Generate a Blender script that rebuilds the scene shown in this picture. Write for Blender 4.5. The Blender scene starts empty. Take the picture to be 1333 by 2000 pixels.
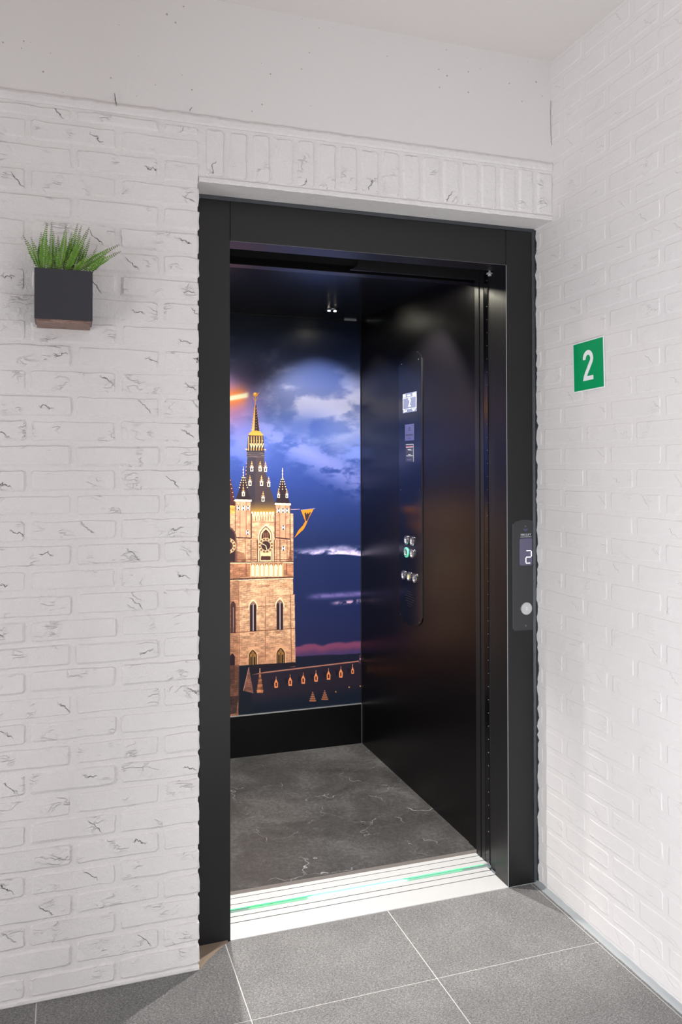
import bpy, bmesh, math, random
import numpy as np
from mathutils import Matrix, Vector

# ---------------------------------------------------------------- camera, world, lights, exposure
H = 1.352                       # eye height in metres; plan dimensions below are written in units of H
SC = bpy.context.scene
COL = SC.collection
FPX, CX, CY = 1592.21, 666.5, 898.7
YAW, PIT, ROL = [math.radians(v) for v in (18.8079, 0.4636, -0.1198)]
F0 = Vector((math.sin(YAW), math.cos(YAW), 0)); R0 = Vector((math.cos(YAW), -math.sin(YAW), 0)); D0 = Vector((0, 0, -1))
CF = F0 * math.cos(PIT) - D0 * math.sin(PIT); D1 = F0 * math.sin(PIT) + D0 * math.cos(PIT)
CR = R0 * math.cos(ROL) - D1 * math.sin(ROL); CD = R0 * math.sin(ROL) + D1 * math.cos(ROL)
cam = bpy.data.cameras.new('camera'); camo = bpy.data.objects.new('camera', cam); COL.objects.link(camo)
cam.sensor_fit = 'HORIZONTAL'; cam.sensor_width = 36; cam.lens = FPX / 1333 * 36
cam.shift_y = (CY - 1000) / 1333; cam.clip_start = 0.02
m = Matrix.Identity(4)
for i in range(3):
    m[i][0] = CR[i]; m[i][1] = -CD[i]; m[i][2] = -CF[i]
m[0][3] = 0; m[1][3] = 0; m[2][3] = H
camo.matrix_world = m
SC.camera = camo

world = bpy.data.worlds.new('world'); SC.world = world; world.use_nodes = True
world.node_tree.nodes['Background'].inputs[0].default_value = (0.90, 0.95, 1.0, 1)
world.node_tree.nodes['Background'].inputs[1].default_value = 0.32

def area(name, loc, target, sx, sy, power, color):
    l = bpy.data.lights.new(name, 'AREA'); l.shape = 'RECTANGLE'; l.size = sx; l.size_y = sy
    l.energy = power; l.color = color
    o = bpy.data.objects.new(name, l); COL.objects.link(o); o.location = loc
    o.rotation_euler = (Vector(target) - Vector(loc)).to_track_quat('-Z', 'Y').to_euler()
    return o
# daylight through the glazed side window (window_1) on the left, and an added fill lamp behind the camera to brighten the right wall
area('window_daylight', (-2.16, 0.50, 0.72), (1.4, 0.45, 0.45), 1.4, 1.1, 42, (0.985, 0.985, 1.0))
area('right_wall_fill', (-0.10, -0.45, 0.50), (1.46, -0.52, 0.44), 1.5, 0.9, 112, (0.92, 0.96, 1.0))
vs = SC.view_settings
vs.view_transform = 'Standard'; vs.look = 'None'; vs.gamma = 1; vs.use_curve_mapping = False
vs.exposure = -0.10
SC.cycles.max_bounces = 8
SC.cycles.diffuse_bounces = 5

# ---------------------------------------------------------------- plan (units of H)
XC, YW, ZL, XR, YF, ZC = .2561, 1.6315, 1.5728, 1.0776, 1.7122, 1.9451
XJ, XK, ZH, ZF = .335, 1.0008, 1.4807, 1.5690
XCR, YB, ZK, ZT, XCL = 1.023, 2.7806, .1418, 1.5308, .2094
T1, TP, YT, ZB = .3224, .3699, 1.456, 1.6882

def P(px, py, ax, v):
    """point (metres) where the sight line through a pixel of the photograph meets the plane axis=v"""
    d = CF + CR * ((px - CX) / FPX) + CD * ((py - CY) / FPX)
    o = Vector((0, 0, 1)); t = (v - o[ax]) / d[ax]
    return (o + d * t) * H

# ---------------------------------------------------------------- materials
def s2l(c):
    return tuple(((v / 255 + .055) / 1.055) ** 2.4 if v > 10.3 else v / 255 / 12.92 for v in c)
def mat(name, col=(.5, .5, .5), rough=.5, metal=0.0, spec=.5, coat=0, emit=None, es=0):
    m = bpy.data.materials.new(name); m.use_nodes = True
    b = m.node_tree.nodes['Principled BSDF']
    b.inputs['Base Color'].default_value = (*col, 1); b.inputs['Roughness'].default_value = rough
    b.inputs['Metallic'].default_value = metal; b.inputs['Specular IOR Level'].default_value = spec
    b.inputs['Coat Weight'].default_value = coat
    if emit:
        b.inputs['Emission Color'].default_value = (*emit, 1); b.inputs['Emission Strength'].default_value = es
    return m
class NT:
    def __init__(s, m):
        s.t = m.node_tree; s.b = s.t.nodes['Principled BSDF']
    def n(s, typ, **kw):
        x = s.t.nodes.new(typ)
        for k, v in kw.items():
            if k == 'ins':
                for a, b in v.items():
                    if hasattr(b, 'is_output'): s.t.links.new(b, x.inputs[a])
                    else: x.inputs[a].default_value = b
            else: setattr(x, k, v)
        return x
    def math(s, op, a, b=0.0, c=0.0, clamp=False):
        x = s.t.nodes.new('ShaderNodeMath'); x.operation = op; x.use_clamp = clamp
        for i, v in enumerate((a, b, c)):
            if hasattr(v, 'is_output'): s.t.links.new(v, x.inputs[i])
            else: x.inputs[i].default_value = v
        return x.outputs[0]
    def noise(s, vec, scale, detail=3, rough=.55, dist=0):
        return s.n('ShaderNodeTexNoise', ins={'Vector': vec, 'Scale': scale, 'Detail': detail, 'Roughness': rough, 'Distortion': dist}).outputs['Fac']
    def ramp(s, fac, stops):
        x = s.t.nodes.new('ShaderNodeValToRGB'); e = x.color_ramp.elements
        while len(e) < len(stops): e.new(.5)
        for i, (p, c) in enumerate(stops):
            e[i].position = p; e[i].color = (*c, 1) if len(c) == 3 else c
        s.t.links.new(fac, x.inputs[0]); return x.outputs[0]
    def mr(s, v, a, b, c, d, kind='SMOOTHSTEP'):
        x = s.t.nodes.new('ShaderNodeMapRange'); x.interpolation_type = kind
        s.t.links.new(v, x.inputs[0])
        for i, q in enumerate((a, b, c, d)): x.inputs[i + 1].default_value = q
        return x.outputs[0]
    def mapping(s, vec, loc=(0, 0, 0), rot=(0, 0, 0), sc=(1, 1, 1)):
        return s.n('ShaderNodeMapping', ins={'Vector': vec, 'Location': loc, 'Rotation': rot, 'Scale': sc}).outputs[0]
    def link(s, a, name): s.t.links.new(a, s.b.inputs[name])
    def bump(s, h, dist, strength=1.0, normal=None):
        x = s.n('ShaderNodeBump', ins={'Height': h, 'Distance': dist, 'Strength': strength})
        if normal is not None: s.t.links.new(normal, x.inputs['Normal'])
        return x.outputs[0]

PAINT = (.742, .708, .700)
def paint_mat(name, brick=False, col=PAINT, relief=1.0, gash=True):
    m = mat(name, col, .62, spec=.28); t = NT(m)
    geo = t.n('ShaderNodeNewGeometry').outputs['Position']
    fine = t.noise(geo, 330, 2, .6)
    peel = t.noise(geo, 95, 3, .6)
    wav = t.noise(geo, 16, 3, .55)
    h = t.math('ADD', t.math('MULTIPLY', fine, .30), t.math('MULTIPLY', peel, .50))
    h = t.math('ADD', h, t.math('MULTIPLY', wav, .9))
    dark = None
    if brick:
        # wavy folds of the hand-moulded brick, mostly towards its ends
        fold = t.noise(t.mapping(geo, rot=(.0, .5, .0), sc=(.62, .62, 1.5)), 30, 3, .5, .5)
        line = t.mr(t.math('ABSOLUTE', t.math('SUBTRACT', fold, .5)), 0.0, .014, 1, 0)
        mask = t.mr(t.noise(geo, 15, 2, .5), .53, .66, 0, 1)
        side = t.mr(fold, .44, .50, 0, 1)
        h = t.math('SUBTRACT', h, t.math('MULTIPLY', t.math('MULTIPLY', line, mask), .42))
        h = t.math('ADD', h, t.math('MULTIPLY', t.math('MULTIPLY', side, mask), .55))
        # one diagonal gash near an end of most bricks
        oi = t.n('ShaderNodeObjectInfo').outputs['Random']
        oc = t.n('ShaderNodeTexCoord').outputs['Object']
        sep = t.n('ShaderNodeSeparateXYZ', ins={0: oc})
        wn = t.math('SUBTRACT', t.noise(geo, 70, 2), .5)
        r2 = t.math('FRACT', t.math('MULTIPLY', oi, 17.31)); r3 = t.math('FRACT', t.math('MULTIPLY', oi, 91.7)); r4 = t.math('FRACT', t.math('MULTIPLY', oi, 53.3))
        x0 = t.math('ADD', t.math('MULTIPLY', r2, .06), .030)
        z0 = t.math('MULTIPLY', t.math('SUBTRACT', r3, .5), .018)
        dx = t.math('SUBTRACT', sep.outputs[0], x0); dz = t.math('SUBTRACT', sep.outputs[2], z0)
        sl = t.math('ADD', t.math('MULTIPLY', t.math('FRACT', t.math('MULTIPLY', oi, 29.9)), 1.25), -.15)
        dd = t.math('ADD', t.math('ADD', dz, t.math('MULTIPLY', dx, sl)), t.math('MULTIPLY', wn, .030))
        along = t.mr(t.math('ABSOLUTE', dx), .010, .021, 1, 0)
        pres = t.math('GREATER_THAN', r4, .52)
        g = t.math('MULTIPLY', t.math('MULTIPLY', along, pres), 1.0)
        wide = t.math('MULTIPLY', t.mr(t.math('ABSOLUTE', dd), 0.0, .0024, 1, 0), g)
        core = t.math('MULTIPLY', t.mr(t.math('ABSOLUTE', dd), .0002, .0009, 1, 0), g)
        h = t.math('SUBTRACT', h, t.math('MULTIPLY', wide, .9))
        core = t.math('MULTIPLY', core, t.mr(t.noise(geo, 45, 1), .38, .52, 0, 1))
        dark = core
    t.link(t.bump(h, .0034 * relief, 1.0), 'Normal')
    cv = t.ramp(t.noise(geo, 3.2, 3), [(.3, tuple(c * .965 for c in col)), (.7, tuple(min(1, c * 1.02) for c in col))])
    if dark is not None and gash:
        mx = t.n('ShaderNodeMix', data_type='RGBA'); t.t.links.new(dark, mx.inputs[0]); t.t.links.new(cv, mx.inputs[6]); mx.inputs[7].default_value = (.05, .04, .04, 1)  # gash core: unpainted dark mortar, with the crevice shade put into the colour
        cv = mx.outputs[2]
    t.link(cv, 'Base Color')
    return m
M = {}
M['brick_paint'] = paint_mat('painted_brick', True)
M['brick_paint_soft'] = paint_mat('painted_brick_smooth', True, relief=.28, gash=False)
M['mortar'] = paint_mat('painted_mortar', False, relief=1.3)
M['mortar_soft'] = paint_mat('painted_mortar_smooth', False, relief=.5)
def concrete():
    m = mat('painted_concrete', (.70, .665, .655), .7, spec=.25); t = NT(m)
    geo = t.n('ShaderNodeNewGeometry').outputs['Position']
    vo = t.n('ShaderNodeTexVoronoi', feature='F1', ins={'Vector': geo, 'Scale': 42.0})
    rr = t.n('ShaderNodeSeparateColor', ins={0: vo.outputs['Color']}).outputs[0]
    rad = t.math('MULTIPLY', t.math('SUBTRACT', rr, .34), .19)
    ms = t.mr(t.noise(geo, 4.5, 2), .38, .58, 0, 1)
    pore = t.math('MULTIPLY', t.math('GREATER_THAN', t.math('MULTIPLY', rad, ms), vo.outputs['Distance']), 1.0)
    h = t.math('ADD', t.math('MULTIPLY', t.noise(geo, 120, 3), .12), t.math('MULTIPLY', t.noise(geo, 9, 3), .8))
    h = t.math('SUBTRACT', h, t.math('MULTIPLY', pore, .8))
    t.link(t.bump(h, .003), 'Normal')
    mx = t.n('ShaderNodeMix', data_type='RGBA'); t.t.links.new(pore, mx.inputs[0]); mx.inputs[6].default_value = (.70, .665, .655, 1); mx.inputs[7].default_value = (.40, .36, .35, 1)
    t.link(mx.outputs[2], 'Base Color')
    return m
M['concrete'] = concrete()
def ceiling_m():
    m = mat('ceiling_paint', (.70, .66, .645), .8, spec=.2); t = NT(m)
    geo = t.n('ShaderNodeNewGeometry').outputs['Position']
    t.link(t.bump(t.noise(geo, 60, 3), .0006), 'Normal'); return m
M['ceiling'] = ceiling_m()
def granite():
    m = mat('grey_stone_tile', (.2, .2, .2), .55, spec=.35); t = NT(m)
    geo = t.n('ShaderNodeNewGeometry').outputs['Position']
    mp = t.mapping(geo, rot=(0, 0, .5), sc=(1, 1.7, 1))
    a = t.noise(mp, 190, 4, .7, .8); b = t.noise(mp, 430, 2, .6); c = t.noise(geo, 5, 3)
    f = t.math('ADD', t.math('MULTIPLY', a, .62), t.math('MULTIPLY', b, .38))
    f = t.math('ADD', f, t.math('MULTIPLY', t.math('SUBTRACT', c, .5), .12))
    t.link(t.ramp(f, [(.36, (.058, .058, .060)), (.45, (.145, .143, .141)), (.55, (.245, .24, .236)), (.64, (.45, .44, .43))]), 'Base Color')
    t.link(t.bump(a, .0007), 'Normal')
    return m
M['tile'] = granite()
M['grout'] = mat('light_grout', (.62, .60, .58), .85)
def carfloor():
    m = mat('dark_marbled_floor', (.1, .1, .1), .45, spec=.5); t = NT(m)
    geo = t.n('ShaderNodeNewGeometry').outputs['Position']
    n1 = t.noise(geo, 4.0, 5, .62, .6); n2 = t.noise(geo, 60, 3, .65)
    n3 = t.noise(t.mapping(geo, rot=(0, 0, .4), sc=(1, 2.2, 1)), 150, 4, .75)
    f = t.math('ADD', t.math('MULTIPLY', n1, .42), t.math('ADD', t.math('MULTIPLY', n2, .24), t.math('MULTIPLY', n3, .34)))
    base = t.ramp(f, [(.38, (.026, .025, .024)), (.5, (.053, .051, .049)), (.62, (.110, .107, .103))])
    wp = t.n('ShaderNodeTexNoise', ins={'Vector': geo, 'Scale': 3.2, 'Detail': 4.0, 'Roughness': .6})
    wv = t.n('ShaderNodeVectorMath', operation='MULTIPLY_ADD', ins={0: wp.outputs['Color'], 1: (.36, .36, .36), 2: geo}).outputs[0]
    vo = t.n('ShaderNodeTexVoronoi', feature='DISTANCE_TO_EDGE', ins={'Vector': wv, 'Scale': 4.6}).outputs['Distance']
    ln = t.mr(vo, 0, .009, 1, 0)
    ln = t.math('MULTIPLY', ln, t.mr(t.noise(geo, 7, 4, .6), .47, .66, 0, 1))
    mx = t.n('ShaderNodeMix', data_type='RGBA'); t.t.links.new(ln, mx.inputs[0]); t.t.links.new(base, mx.inputs[6]); mx.inputs[7].default_value = (.34, .33, .33, 1)
    t.link(mx.outputs[2], 'Base Color'); t.link(t.bump(n2, .0004), 'Normal')
    return m
M['car_floor'] = carfloor()
def metal_black(name, col, rough, metal, spec=.5):
    m = mat(name, col, rough, metal, spec); t = NT(m)
    geo = t.n('ShaderNodeNewGeometry').outputs['Position']
    t.link(t.bump(t.noise(geo, 900, 2), .00006), 'Normal'); return m
M['frame'] = metal_black('black_satin_steel', (.0085, .0082, .0092), .38, .0, .45)
M['car'] = metal_black('black_gloss_laminate', (.0022, .0018, .0024), .30, .0, .26)
M['carceil'] = metal_black('black_gloss_ceiling', (.010, .010, .012), .16, .0, .9)
M['panelblack'] = metal_black('black_brushed_panel', (.003, .003, .004), .12, .0, .42)
M['black'] = mat('black_matt', (.006, .006, .007), .8, spec=.2)
M['rubber'] = mat('black_sealant', (.028, .032, .038), .5)
M['edge'] = mat('grey_metal_edge', (.16, .16, .17), .4, .6)  # grey metal, also used for the painted glint under the door head
M['chrome'] = mat('chrome', (.80, .80, .80), .16, 1.0)
def alu():
    m = mat('brushed_aluminium', (.74, .74, .73), .42, .35); t = NT(m)
    geo = t.n('ShaderNodeNewGeometry').outputs['Position']
    s = t.noise(t.mapping(geo, sc=(3, 160, 160)), 6, 3)
    t.link(t.mr(s, .3, .7, .30, .46, 'LINEAR'), 'Roughness'); t.link(t.bump(s, .0002), 'Normal'); return m
M['alu'] = alu()
M['groove'] = mat('sill_groove', (.03, .03, .032), .5, .6)
M['channel'] = mat('zinc_channel', (.20, .25, .25), .5, .2)
M['trim'] = mat('taupe_floor_trim', (.15, .135, .125), .5)
M['green'] = mat('green_sign_film', s2l((0, 150, 92)), .5, spec=.12)
M['white'] = mat('white_sign_film', (.83, .85, .86), .5, spec=.3)
M['planter'] = mat('anthracite_ceramic', (.030, .029, .038), .42)
M['soil'] = mat('dark_foam', (.02, .03, .012), .9)
def wood():
    m = mat('stained_wood', (.2, .1, .08), .6); t = NT(m)
    geo = t.n('ShaderNodeNewGeometry').outputs['Position']
    s = t.noise(t.mapping(geo, sc=(9, 60, 60)), 4, 5, .6, 1.5)
    t.link(t.ramp(s, [(.3, (.10, .055, .045)), (.5, (.24, .145, .12)), (.7, (.36, .25, .21))]), 'Base Color'); return m
M['wood'] = wood()
def leafm():
    m = mat('fern_leaf', (.1, .2, .02), .42, spec=.45); t = NT(m)
    at = t.n('ShaderNodeAttribute', attribute_name='tone').outputs['Fac']
    t.link(t.ramp(at, [(0, (.030, .10, .008)), (.35, (.11, .255, .016)), (.66, (.16, .29, .03)), (1, (.115, .080, .035))]), 'Base Color')
    t.link(at, 'Subsurface Weight') if False else None
    return m
M['leaf'] = leafm()
M['rawmortar'] = mat('bare_sandy_mortar', (.30, .225, .165), .9)
M['screen'] = mat('lit_grey_screen', (.08, .09, .13), .3, emit=s2l((104, 110, 146)), es=.7)
M['screenwhite'] = mat('lit_white_digit', (.8, .8, .8), .4, emit=(.85, .93, 1), es=1.0)
M['lcd'] = mat('grey_lcd_window', s2l((96, 92, 116)), .2)
M['plate'] = mat('blue_grey_metal_plate', s2l((92, 93, 134)), .35, .5)
M['ink'] = mat('dark_ink', (.03, .03, .05), .5)
M['ringgreen'] = mat('green_lit_ring', (.1, .6, .35), .3, emit=(.10, .75, .42), es=.8)
M['yellow'] = mat('yellow_mark', (.75, .68, .12), .4)
M['whiteink'] = mat('pale_ink', (.62, .66, .72), .5)
M['red'] = mat('red_ink', (.5, .05, .08), .5)
M['silver'] = mat('satin_silver', (.62, .62, .62), .33, .8)
M['led'] = mat('led_chip', (1, 1, 1), .3, emit=(1, .93, .72), es=60)
M['greenled'] = mat('green_led', (.1, .8, .3), .3, emit=(.2, 1, .5), es=.7)

# ---------------------------------------------------------------- object helpers
def obj(name, bm_or_mesh, material, parent=None, loc=None, rot=None, smooth=False):
    if isinstance(bm_or_mesh, bmesh.types.BMesh):
        me = bpy.data.meshes.new(name); bmesh.ops.recalc_face_normals(bm_or_mesh, faces=bm_or_mesh.faces)
        bm_or_mesh.to_mesh(me); bm_or_mesh.free()
        if material: me.materials.append(material)
        if smooth:
            for p in me.polygons: p.use_smooth = True
    else: me = bm_or_mesh
    o = bpy.data.objects.new(name, me); COL.objects.link(o)
    if loc is not None: o.location = loc
    if rot is not None: o.rotation_euler = rot
    if parent is not None:
        o.parent = parent
        o.matrix_parent_inverse = (Matrix.Translation(parent.location) @ parent.rotation_euler.to_matrix().to_4x4()).inverted()
    return o
def tag(o, label=None, cat=None, group=None, kind=None):
    if label: o['label'] = label
    if cat: o['category'] = cat
    if group: o['group'] = group
    if kind: o['kind'] = kind
    return o
def thing(name, loc, label, cat, group=None, rotz=0):
    o = bpy.data.objects.new(name, None); COL.objects.link(o); o.location = loc; o.rotation_euler = (0, 0, rotz)
    o.empty_display_size = .05
    return tag(o, label, cat, group)
def bxm(bm, x0, x1, y0, y1, z0, z1, bev=0):
    r = bmesh.ops.create_cube(bm, size=1)
    for v in r['verts']:
        v.co = Vector(((x0 + x1) / 2 + v.co.x * (x1 - x0), (y0 + y1) / 2 + v.co.y * (y1 - y0), (z0 + z1) / 2 + v.co.z * (z1 - z0)))
    if bev:
        es = list({e for v in r['verts'] for e in v.link_edges})
        bmesh.ops.bevel(bm, geom=es, offset=bev, segments=2, affect='EDGES', profile=.6)
    return bm
def bx(x0, x1, y0, y1, z0, z1, bev=0, u=H):
    return bxm(bmesh.new(), x0 * u, x1 * u, y0 * u, y1 * u, z0 * u, z1 * u, bev)
def prism(pts, n, depth, origin=Vector((0, 0, 0)), ax=None, bev=0):
    """pts 2D list -> solid: coordinates along ax=(u,v) vectors, extruded by n*depth"""
    bm = bmesh.new(); u, v = ax
    a = [bm.verts.new(origin + u * p[0] + v * p[1]) for p in pts]
    b = [bm.verts.new(origin + u * p[0] + v * p[1] + n * depth) for p in pts]
    k = len(pts); bm.faces.new(a[::-1]); top = bm.faces.new(b)
    for i in range(k): bm.faces.new((a[i], a[(i + 1) % k], b[(i + 1) % k], b[i]))
    if bev:
        bmesh.ops.bevel(bm, geom=list(top.edges), offset=bev, segments=2, affect='EDGES')
    return bm
def disc(r, n=32, ry=None):
    ry = ry or r
    return [(r * math.cos(2 * math.pi * i / n), ry * math.sin(2 * math.pi * i / n)) for i in range(n)]
def text_bm(s, size, depth, origin, u, v, n, sx=1.0, offset=0.0, bold=0.0):
    cu = bpy.data.curves.new('t', 'FONT'); cu.body = s; cu.size = size; cu.align_x = 'CENTER'; cu.align_y = 'CENTER'; cu.extrude = depth / 2; cu.offset = bold
    cu.resolution_u = 4
    o = bpy.data.objects.new('t', cu); COL.objects.link(o); bpy.context.view_layer.update()
    me = bpy.data.meshes.new_from_object(o.evaluated_get(bpy.context.evaluated_depsgraph_get()))
    bpy.data.objects.remove(o); bpy.data.curves.remove(cu)
    bm = bmesh.new(); bm.from_mesh(me); bpy.data.meshes.remove(me)
    for w in bm.verts: w.co = origin + u * (w.co.x * sx) + v * w.co.y + n * (w.co.z + depth / 2)
    return bm
VX, VY, VZ = Vector((1, 0, 0)), Vector((0, 1, 0)), Vector((0, 0, 1))

# ---------------------------------------------------------------- structure
rnd = random.Random(7)
YM = YW + .0034            # mortar face of the back wall (bricks stand proud of it)
XM = XR + .0012            # mortar face of the right wall
def rough_grid(x0, x1, z0, z1, y, amp, step=.012):
    pass
wb = bmesh.new()
u = H
bxm(wb, -1.7 * u, XC * u - .003, YM * u, 1.884 * u, 0, (ZB + .001) * u)
bxm(wb, XC * u - .003, (XR + .09) * u, YM * u, 1.884 * u, ZL * u, (ZB + .001) * u)
wall_back = tag(obj('wall_back', wb, M['mortar']), kind='structure', label='white painted brick wall around the lift opening')
beam = tag(obj('concrete_beam', bx(-1.7, XR + .09, YW + .0052, 1.93, ZB + .001, ZC + .02), M['concrete'], wall_back))
wr = bmesh.new()
bxm(wr, XM * u, (XR + .16) * u, -1.6 * u, 2.0 * u, 0, (ZC + .02) * u)
wall_right = tag(obj('wall_right', wr, M['mortar_soft']), kind='structure')
ceil = tag(obj('ceiling', bx(-1.7, XR + .16, -1.6, YW + .0052, ZC, ZC + .08), M['ceiling']), kind='structure')
wl = bmesh.new(); wy0, wy1, wz0, wz1 = -.20, 1.0, .08, 1.02
for b in ((-1.6, wy0, 0, ZC + .02), (wy1, 1.884, 0, ZC + .02), (wy0, wy1, 0, wz0), (wy0, wy1, wz1, ZC + .02)):
    bxm(wl, -1.78 * H, -1.7 * H, b[0] * H, b[1] * H, b[2] * H, b[3] * H)
wall_left = tag(obj('wall_left', wl, M['mortar_soft']), kind='structure')
win = bmesh.new()
for b in ((wy0, wy1, wz0, wz0 + .04), (wy0, wy1, wz1 - .04, wz1), (wy0, wy0 + .04, wz0, wz1), (wy1 - .04, wy1, wz0, wz1), (.38, .42, wz0, wz1)):
    bxm(win, -1.76 * H, -1.72 * H, b[0] * H, b[1] * H, b[2] * H, b[3] * H, .002)
window = tag(obj('window_1', win, mat('white_window_frame', (.7, .7, .7), .4)), kind='structure')
gm = mat('window_glass', (1, 1, 1), .02); gm.node_tree.nodes['Principled BSDF'].inputs['Transmission Weight'].default_value = 1.0
obj('pane', bx(-1.742, -1.738, wy0 + .03, wy1 - .03, wz0 + .03, wz1 - .03), gm, window)

# ---- floor: grout bed with single tiles
floor = tag(obj('floor', bx(-1.7, XR + .002, -1.6, 1.7122, -.03, -.0007), M['grout']), kind='structure')
g = .0011
for i in range(-6, 4):
    for j in range(-9, 2):
        x0, x1 = T1 + (i - 1) * TP + g, T1 + i * TP - g
        y0, y1 = YT + (j - 1) * TP + g, YT + j * TP - g
        x0 = max(x0, -1.699); x1 = min(x1, XR - .0035); y0 = max(y0, -1.599); y1 = min(y1, YF - .0012)
        if x1 - x0 < .01 or y1 - y0 < .01: continue
        cx, cy_ = (x0 + x1) / 2 * H, (y0 + y1) / 2 * H
        bm = bxm(bmesh.new(), x0 * H - cx, x1 * H - cx, y0 * H - cy_, y1 * H - cy_, -.02, 0, .0008)
        obj('tile', bm, M['tile'], floor, (cx, cy_, 0))

# ---- bricks
def brick_mesh(L, Hh, proud, seed, depth=.012, jag=.0014):
    r = random.Random(seed); pts = []
    nL, nH = max(3, int(L / .030)), 2
    a, b = L / 2, Hh / 2
    cr = .0045
    def seg(x0, z0, x1, z1, n):
        for k in range(n):
            t = k / n
            pts.append((x0 + (x1 - x0) * t, z0 + (z1 - z0) * t))
    seg(-a + cr, -b, a - cr, -b, nL); pts.append((a - cr, -b)); seg(a, -b + cr, a, b - cr, nH); pts.append((a, b - cr))
    seg(a - cr, b, -a + cr, b, nL); pts.append((-a + cr, b)); seg(-a, b - cr, -a, -b + cr, nH); pts.append((-a, -b + cr))
    pts = [(x + r.uniform(-jag, jag), z + r.uniform(-jag, jag)) for x, z in pts]
    vs_, fs = [], []
    n = len(pts)
    c = proud + .0004
    iT, iB, iL, iR = r.uniform(.0010, .0045), r.uniform(.0035, .0085), r.uniform(.0012, .0075), r.uniform(.0012, .0060)
    if proud < .002: iT, iB, iL, iR = iT * .8 + .001, iB, iL + .002, iR + .002
    for x, z in pts: vs_.append((x, depth, z))
    for x, z in pts: vs_.append((x, -proud + c + r.uniform(-.0004, .0006), z))
    for x, z in pts:
        ix = x * (1 - ((iR if x > 0 else iL) + r.uniform(-.0008, .0010)) / a); iz = z * (1 - ((iT if z > 0 else iB) + r.uniform(-.0008, .0012)) / b)
        vs_.append((ix, -proud + r.uniform(-.0004, .0004), iz))
    for k in range(n):
        q = (k + 1) % n
        fs.append((k, q, n + q, n + k)); fs.append((n + k, n + q, 2 * n + q, 2 * n + k))
    fs.append(tuple(range(2 * n, 3 * n)))
    me = bpy.data.meshes.new('brick'); me.from_pydata(vs_, [], fs); me.update()
    bm = bmesh.new(); bm.from_mesh(me); bmesh.ops.recalc_face_normals(bm, faces=bm.faces)
    f = [p for p in bm.faces if len(p.verts) > 4]
    if f and f[0].normal.y > 0: bmesh.ops.reverse_faces(bm, faces=bm.faces)
    bm.to_mesh(me); bm.free()
    return me
PZ, Z0 = .0471867, .99358607        # course height and datum top
BJ = .0078                          # bed joint
PL, HJ = .1636, .0105               # brick pitch, head joint
_cache = {}
def get_brick(L, Hh, proud, mt, kind):
    key = (round(L, 3), round(Hh, 3), kind, rnd.randrange(7))
    if key not in _cache:
        me = brick_mesh(L, Hh, proud, hash(key) & 0xffff if False else int(L * 1e4) * 7 + int(Hh * 1e4) + key[3] * 131, jag=.0016 if kind == 'b' else .0009)
        me.materials.append(mt); _cache[key] = me
    return _cache[key]
def lay(wall, mt, kind, rows, xlo, xhi, phA, ztop, zbot, proud, face, skip=None):
    for k in rows:
        zt = Z0 + PZ * k + rnd.uniform(-.0006, .0006); zb = zt - PZ + BJ
        zt = min(zt, ztop); zb = max(zb, zbot)
        if zt - zb < .014: continue
        ph = phA + (PL / 2 if k % 2 == 0 else 0)
        n0 = int(math.floor((xlo - ph) / PL)) - 1
        for n in range(n0, n0 + 40):
            a, b = ph + n * PL + HJ / 2 + rnd.uniform(-.001, .001), ph + (n + 1) * PL - HJ / 2 + rnd.uniform(-.001, .001)
            if a < xlo: a = xlo
            if b > xhi: b = xhi
            if b - a < .02: continue
            L, Hh = (b - a) * H, (zt - zb) * H
            me = get_brick(round(L, 3), round(Hh, 3), proud, mt, kind)
            c, z = (a + b) / 2 * H, (zt + zb) / 2 * H
            if face == 'y': o = obj('brick', me, None, wall, (c, YM * H + rnd.uniform(-.0012, .0016), z), (rnd.uniform(-.02, .02), rnd.uniform(-.005, .005), rnd.uniform(-.006, .006)))
            else: o = obj('brick', me, None, wall, (XM * H, c, z), (rnd.uniform(-.003, .003), 0, math.pi / 2 * -1))
# left part of the back wall: joint phases read at x=145/312 (odd courses) and 225 (even courses)
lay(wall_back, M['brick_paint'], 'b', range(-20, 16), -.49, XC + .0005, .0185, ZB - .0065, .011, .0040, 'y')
# right wall
lay(wall_right, M['brick_paint_soft'], 'r', range(-20, 21), .93, 1.7130, 1.432 - 2 * PL, ZC - .004, .011, .0010, 'x')

# ---- soldier course over the lift opening
SP = .04794; s0 = .3067
for k in range(-1, 17):
    b = s0 + SP * (k); a = b - SP + .0108
    if k == 16: b = XR - .001
    if k == -1: continue
    if k == 0: a = .2700
    zt, zb = ZB - .0070 + rnd.uniform(-.0008, .0008), 1.5860 + rnd.uniform(-.001, .001)
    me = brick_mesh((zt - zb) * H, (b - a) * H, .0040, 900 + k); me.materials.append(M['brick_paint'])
    obj('brick', me, None, wall_back, ((a + b) / 2 * H, YM * H, (zt + zb) / 2 * H), (0, math.pi / 2 + rnd.uniform(-.008, .008), 0))
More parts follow.
